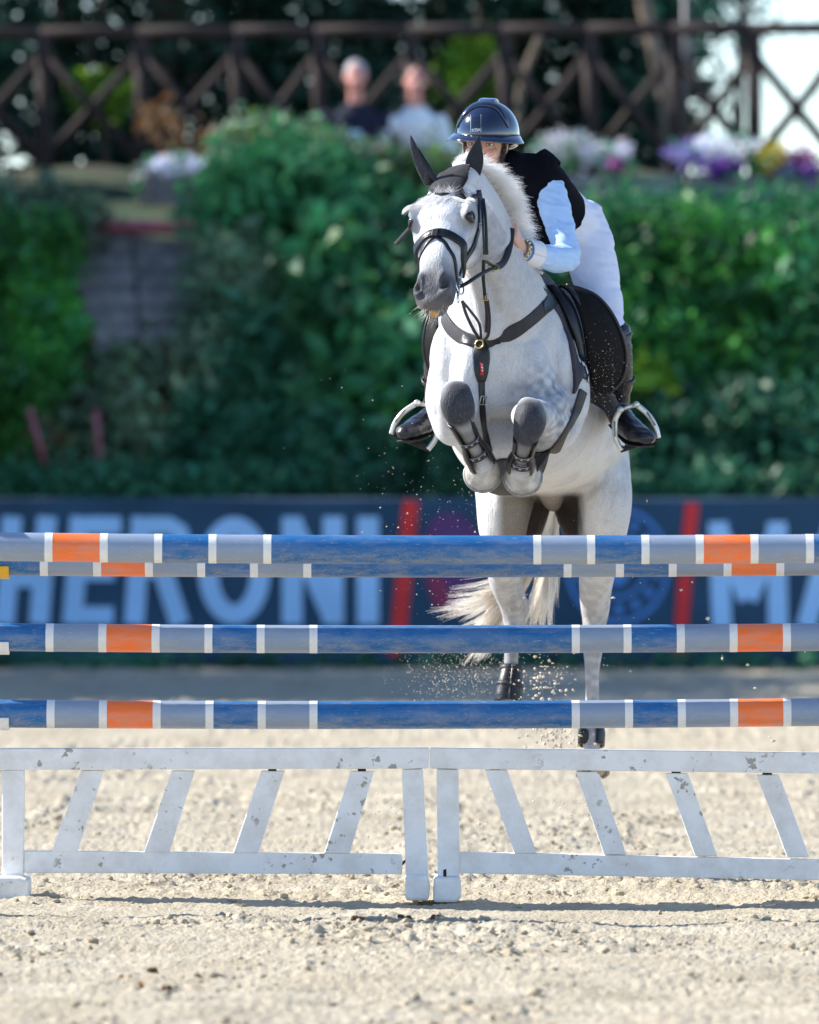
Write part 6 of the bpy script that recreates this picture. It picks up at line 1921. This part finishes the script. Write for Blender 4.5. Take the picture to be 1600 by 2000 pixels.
# raised centre panel framed by two ridges that run over the crown
def panel(a): return R(60) - R(10) * abs(math.sin(a))
def band(path, w, th, name):
    P = curve([hpt(R(a), R(t_), k) for (a, t_, k) in path], 6)
    N = [(p - HE).normalized() for p in P]
    m = MB(); n_ = len(P)
    ww = list(np.interp(np.linspace(0, 1, n_), np.linspace(0, 1, len(w)), w))
    ribbon(m, P, N, ww, th); return m.build(name, M_helmet, sh_, smooth=True)
band([(-58, 80, 1.0), (-52, 62, 1.008), (-46, 46, 1.015), (-34, 33, 1.02), (0, 27, 1.022), (34, 33, 1.02), (46, 46, 1.015), (50, 62, 1.008), (54, 76, 1.0)], (.004, .016, .024, .030, .034, .030, .024, .016, .004), .006, 'ridge')
band([(0, 22, 1.015), (0, 6, 1.02), (180, 14, 1.02), (180, 40, 1.012), (180, 66, 1.0)], (.060, .062, .060, .050, .030), .006, 'ridge')
for k in range(9):
    band([(-100, 3 + abs(k - 4) * 1.0, 1.03), (-60, 9, 1.03)] if False else [(-60, 8 + k * 1.6, 1.028), (0, 6 + k * 2.0, 1.036), (60, 8 + k * 1.6, 1.028)], (.0012, .0016, .0012), .0012, 'rib')
# visor
V_, F_ = [], []
nA = 44
for j in range(nA + 1):
    a = -R(118) + R(236) * j / nA
    ext = .046 * max(0, math.cos(a * .78)) ** .9 + .003
    b0 = hpt(a, R(91)); o = (RR * math.sin(a) + FF * math.cos(a))
    for (q, dz) in ((-.006, 0.004), (.25, .003), (.6, -.003), (1.0, -.012), (1.03, -.016), (.95, -.018), (.5, -.011), (-.006, -.006)):
        V_.append(b0 + o * (ext * q) + UU * (dz - .010 * abs(math.sin(a)) * q))
for j in range(nA):
    for i in range(8):
        F_.append((j * 8 + i, j * 8 + (i + 1) % 8, (j + 1) * 8 + (i + 1) % 8, (j + 1) * 8 + i))
F_.append(tuple(range(8))); F_.append(tuple(nA * 8 + i for i in range(8)))
m = MB(); m.add(V_, F_); m.build('visor', M_helmet, sh_, smooth=True)
m = MB(); P = [hpt(a, R(90), 1.004) for a in np.linspace(-R(150), R(150), 60)]; m.tube(P, .0022, 6); m.build('trim', M_leather, sh_, smooth=True)
# vent grille and little white name
m = MB()
for i in range(5):
    for j in range(6):
        q, nn_ = cast(924 + i * 3.9, 229.5 + j * 3.7, EBVH)
        if q is not None: m.ball(q, (.0028, .0014, .0022), 6, 4)
m.build('vent_grille', mat('vent_dark', (0.002, 0.002, 0.002), rough=.9), sh_)
m = MB()
for u in (919.5, 939.5):
    P = []
    for v in np.linspace(224, 258, 8):
        q, nn_ = cast(u, v, EBVH)
        if q is not None: P.append(q + nn_ * .0006)
    m.tube(P, .0012, 5)
m.build('vent_frame', M_silver, sh_)
m = MB()
def tiny(pts, u0):
    P = []
    for (a, b) in pts:
        q, nn_ = cast(u0 + a * 4.0, 251.5 + b * 5.5, EBVH); P.append(q + nn_ * .001)
    m.tube(P, .0017, 5)
tiny([(0, 0), (0, 1)], 922.5); tiny([(1, 0), (0, .5), (1, 1)], 922.5)
tiny([(1, 0), (0, 0), (0, 1), (1, 1)], 927.8); tiny([(0, .5), (.8, .5)], 927.8)
tiny([(0, 1), (0, 0), (1, .1), (1, .45), (0, .55)], 933.2)
m.build('lettering', mat('white_print', (.8, .8, .8), rough=.5), sh_)
# harness and ear cup
m = MB(); P = curve([HF(.074, .004, .03), HF(.079, .006, -.01), HF(.072, .014, -.05), HF(.050, .030, -.095), HF(.0, .045, -.118)], 6)
ribbon(m, P, [(p - HF(0, 0, -.03)).normalized() for p in P], .014, .003); m.build('chin_strap', M_webbing, RD, smooth=True)
m = MB(); P = curve([HF(-.074, .004, .03), HF(-.079, .006, -.01), HF(-.072, .014, -.05), HF(-.050, .030, -.095), HF(.0, .045, -.118)], 6)
ribbon(m, P, [(p - HF(0, 0, -.03)).normalized() for p in P], .014, .003); m.build('chin_strap', M_webbing, RD, smooth=True)
m = MB(); P = curve([HF(.082, -.045, .02), HF(.080, -.03, -.02), HF(.070, .010, -.058)], 6); ribbon(m, P, [RR] * len(P), .012, .003); m.build('chin_strap', M_webbing, RD, smooth=True)
m = MB(); m.box(HF(.070, .012, -.062), (.008, .010, .012), rotF); m.build('strap_clip', M_rubber, RD, bevel=.003)
m = MB(); m.ball(HF(.0795, -.002, -.020), .0026, 8, 6); m.build('earring', M_silver, RD, smooth=True)

# stirrups --------------------------------------------------------
def stirrup(left_top, left_mid, left_bot, right_top, right_mid, right_bot, Y, label, leather, dark_outer):
    t = thing('stirrup', W(*left_bot, Y), label, 'stirrup', 'the rider\'s stirrups')
    def branch(a, b, c, name, material, w, th):
        P = curve([W(a[0], a[1], Y), W((a[0] + b[0]) / 2 + (b[0] - (a[0] + c[0]) / 2) * .35, (a[1] + b[1]) / 2, Y), W(b[0], b[1], Y), W((c[0] + b[0]) / 2 + (b[0] - (a[0] + c[0]) / 2) * .35, (c[1] + b[1]) / 2, Y), W(c[0], c[1], Y)], 5)
        m = MB(); ribbon(m, P, [Vector((0, -1, 0))] * len(P), w, th); return m.build(name, material, t, smooth=True)
    lo = branch(left_top, left_mid, left_bot, 'branch', M_alu, .021, .014)
    ro = branch(right_top, right_mid, right_bot, 'branch', M_alu, .021, .014)
    for (o_, a, b, c) in ((lo, left_top, left_mid, left_bot), (ro, right_top, right_mid, right_bot)):
        k = Vector((b[0] * .5 + (a[0] + c[0]) * .25, (a[1] + c[1]) / 2)) if False else Vector((b[0], b[1]))
        d = Vector((c[0] - a[0], c[1] - a[1])).normalized() * 15
        m = MB(); P = [W(k.x - d.x, k.y - d.y, Y - .0155), W(k.x, k.y, Y - .0155), W(k.x + d.x, k.y + d.y, Y - .0155)]
        ribbon(m, P, [Vector((0, -1, 0))] * 3, .007, .003); m.build('slot', M_rubber if o_ is dark_outer else M_steel, o_, smooth=True)
    m = MB(); m.tube([W(*left_top, Y), W(*right_top, Y)], .008, 10); m.build('eye_bar', M_alu, t, smooth=True)
    for q in (left_top, right_top):
        m = MB(); P = W(*q, Y); m.tube([P + Vector((0, -.016, 0)), P + Vector((0, .014, 0))], .013, 14); m.build('joint', M_alu, t, smooth=True)
    a, b = W(*left_bot, Y), W(*right_bot, Y)
    m = MB(); d = (b - a); up_ = Vector((-d.z, 0, d.x)).normalized()
    if up_.z < 0: up_ = -up_
    V, F = [], []
    for q in (a - d * .03, b + d * .03):
        for (y, z) in ((-.012, -.008), (-.012, .010), (.055, .012), (.055, -.006)):
            V.append(q + Vector((0, y, 0)) + up_ * z)
    m.add(V, [(0, 1, 2, 3), (4, 7, 6, 5), (0, 4, 5, 1), (1, 5, 6, 2), (2, 6, 7, 3), (3, 7, 4, 0)])
    tr = m.build('tread', M_rubber, t, bevel=.004)
    for k in range(11):
        q = a + d * (.06 + .088 * k)
        m = MB(); V = []
        m.box(q + Vector((0, .018, 0)) + up_ * .013, (.0035, .028, .004)); m.build('tread_rib', M_rubber, tr, bevel=.001)
    for k, P in enumerate(leather):
        free_strap(P, .026, .004, 'stirrup_leather', M_leather, t, normal=(.35 if P[0][0] > 1000 else -.35, -1, .1))
    return t
stirrup((1212, 800), (1201, 838), (1214, 880), (1243, 790), (1272, 818), (1286, 856), .60, 'silver stirrup on the near side, holding the boot with the visible breeches', [[(1172, 740, .56), (1190, 768, .58), (1208, 796, .60), (1226, 798, .60)]], None)
stirrup((815, 787), (782, 812), (765, 848), (848, 796), (856, 836), (836, 878), .60, 'silver stirrup hanging beside the horse\'s shoulder, with the boot toe pointing away', [[(853, 725, .58), (846, 752, .59), (836, 778, .60), (831, 790, .60)]], None)
# ------------------------------------------------------------------ sand thrown up by the take-off
r = np.random.default_rng(99)
P, Sz = [], []
def grains(n, u, v, Y, su, sv, sy, s0, s1, power=3):
    for i in range(n):
        uu, vv, yy = u + r.normal() * su, v + r.normal() * sv, Y + r.normal() * sy
        p = W(uu, vv, yy)
        if p.z > .02:
            P.append(p[:]); Sz.append(s0 + (s1 - s0) * r.random() ** power)
grains(260, 830, 960, 1.0, 90, 130, .5, .0008, .0028, 5)
grains(500, 940, 1180, 1.5, 90, 110, .3, .0008, .0030, 4)
grains(1300, 900, 1318, 1.6, 62, 30, .2, .0007, .0024, 3)
grains(160, 1065, 1330, 1.4, 26, 24, .1, .0015, .0075, 2)
grains(120, 1085, 1440, 1.4, 30, 16, .1, .0015, .0080, 2)
grains(160, 1080, 1590, 1.2, 75, 50, .3, .001, .0050, 3)
grains(90, 760, 1590, 1.0, 35, 30, .2, .001, .0040, 3)
grains(200, 1180, 745, .36, 26, 40, .04, .0006, .0022, 3)
grains(60, 1160, 690, .34, 30, 40, .04, .0006, .0020, 4)
grains(200, 1020, 890, .30, 60, 60, .05, .0006, .0016, 3)
grains(90, 1190, 1200, 1.0, 120, 130, .4, .001, .0032, 4)
for (u, v, s) in ((1330, 1152, .007), (1384, 1207, .008), (1461, 1299, .008), (1475, 1345, .006), (1264, 978, .006), (1412, 1286, .005), (1510, 1448, .007), (1503, 1440, .005), (1573, 1273, .004), (1198, 1168, .006), (1226, 1412, .006), (1160, 1520, .006)):
    P.append(W(u, v, .6)[:]); Sz.append(s)
V, F = scatter_lumps(np.array(P), np.array(Sz), 8, squash=.9)
tag(link('flying_sand', mesh_np('flying_sand', V, F, smooth=False), mat('flying_sand', (0.70, 0.60, 0.46), rough=.9, var=.1, scale=30)), 'grains and crumbs of sand thrown up into the air round the horse', 'sand', kind='stuff')
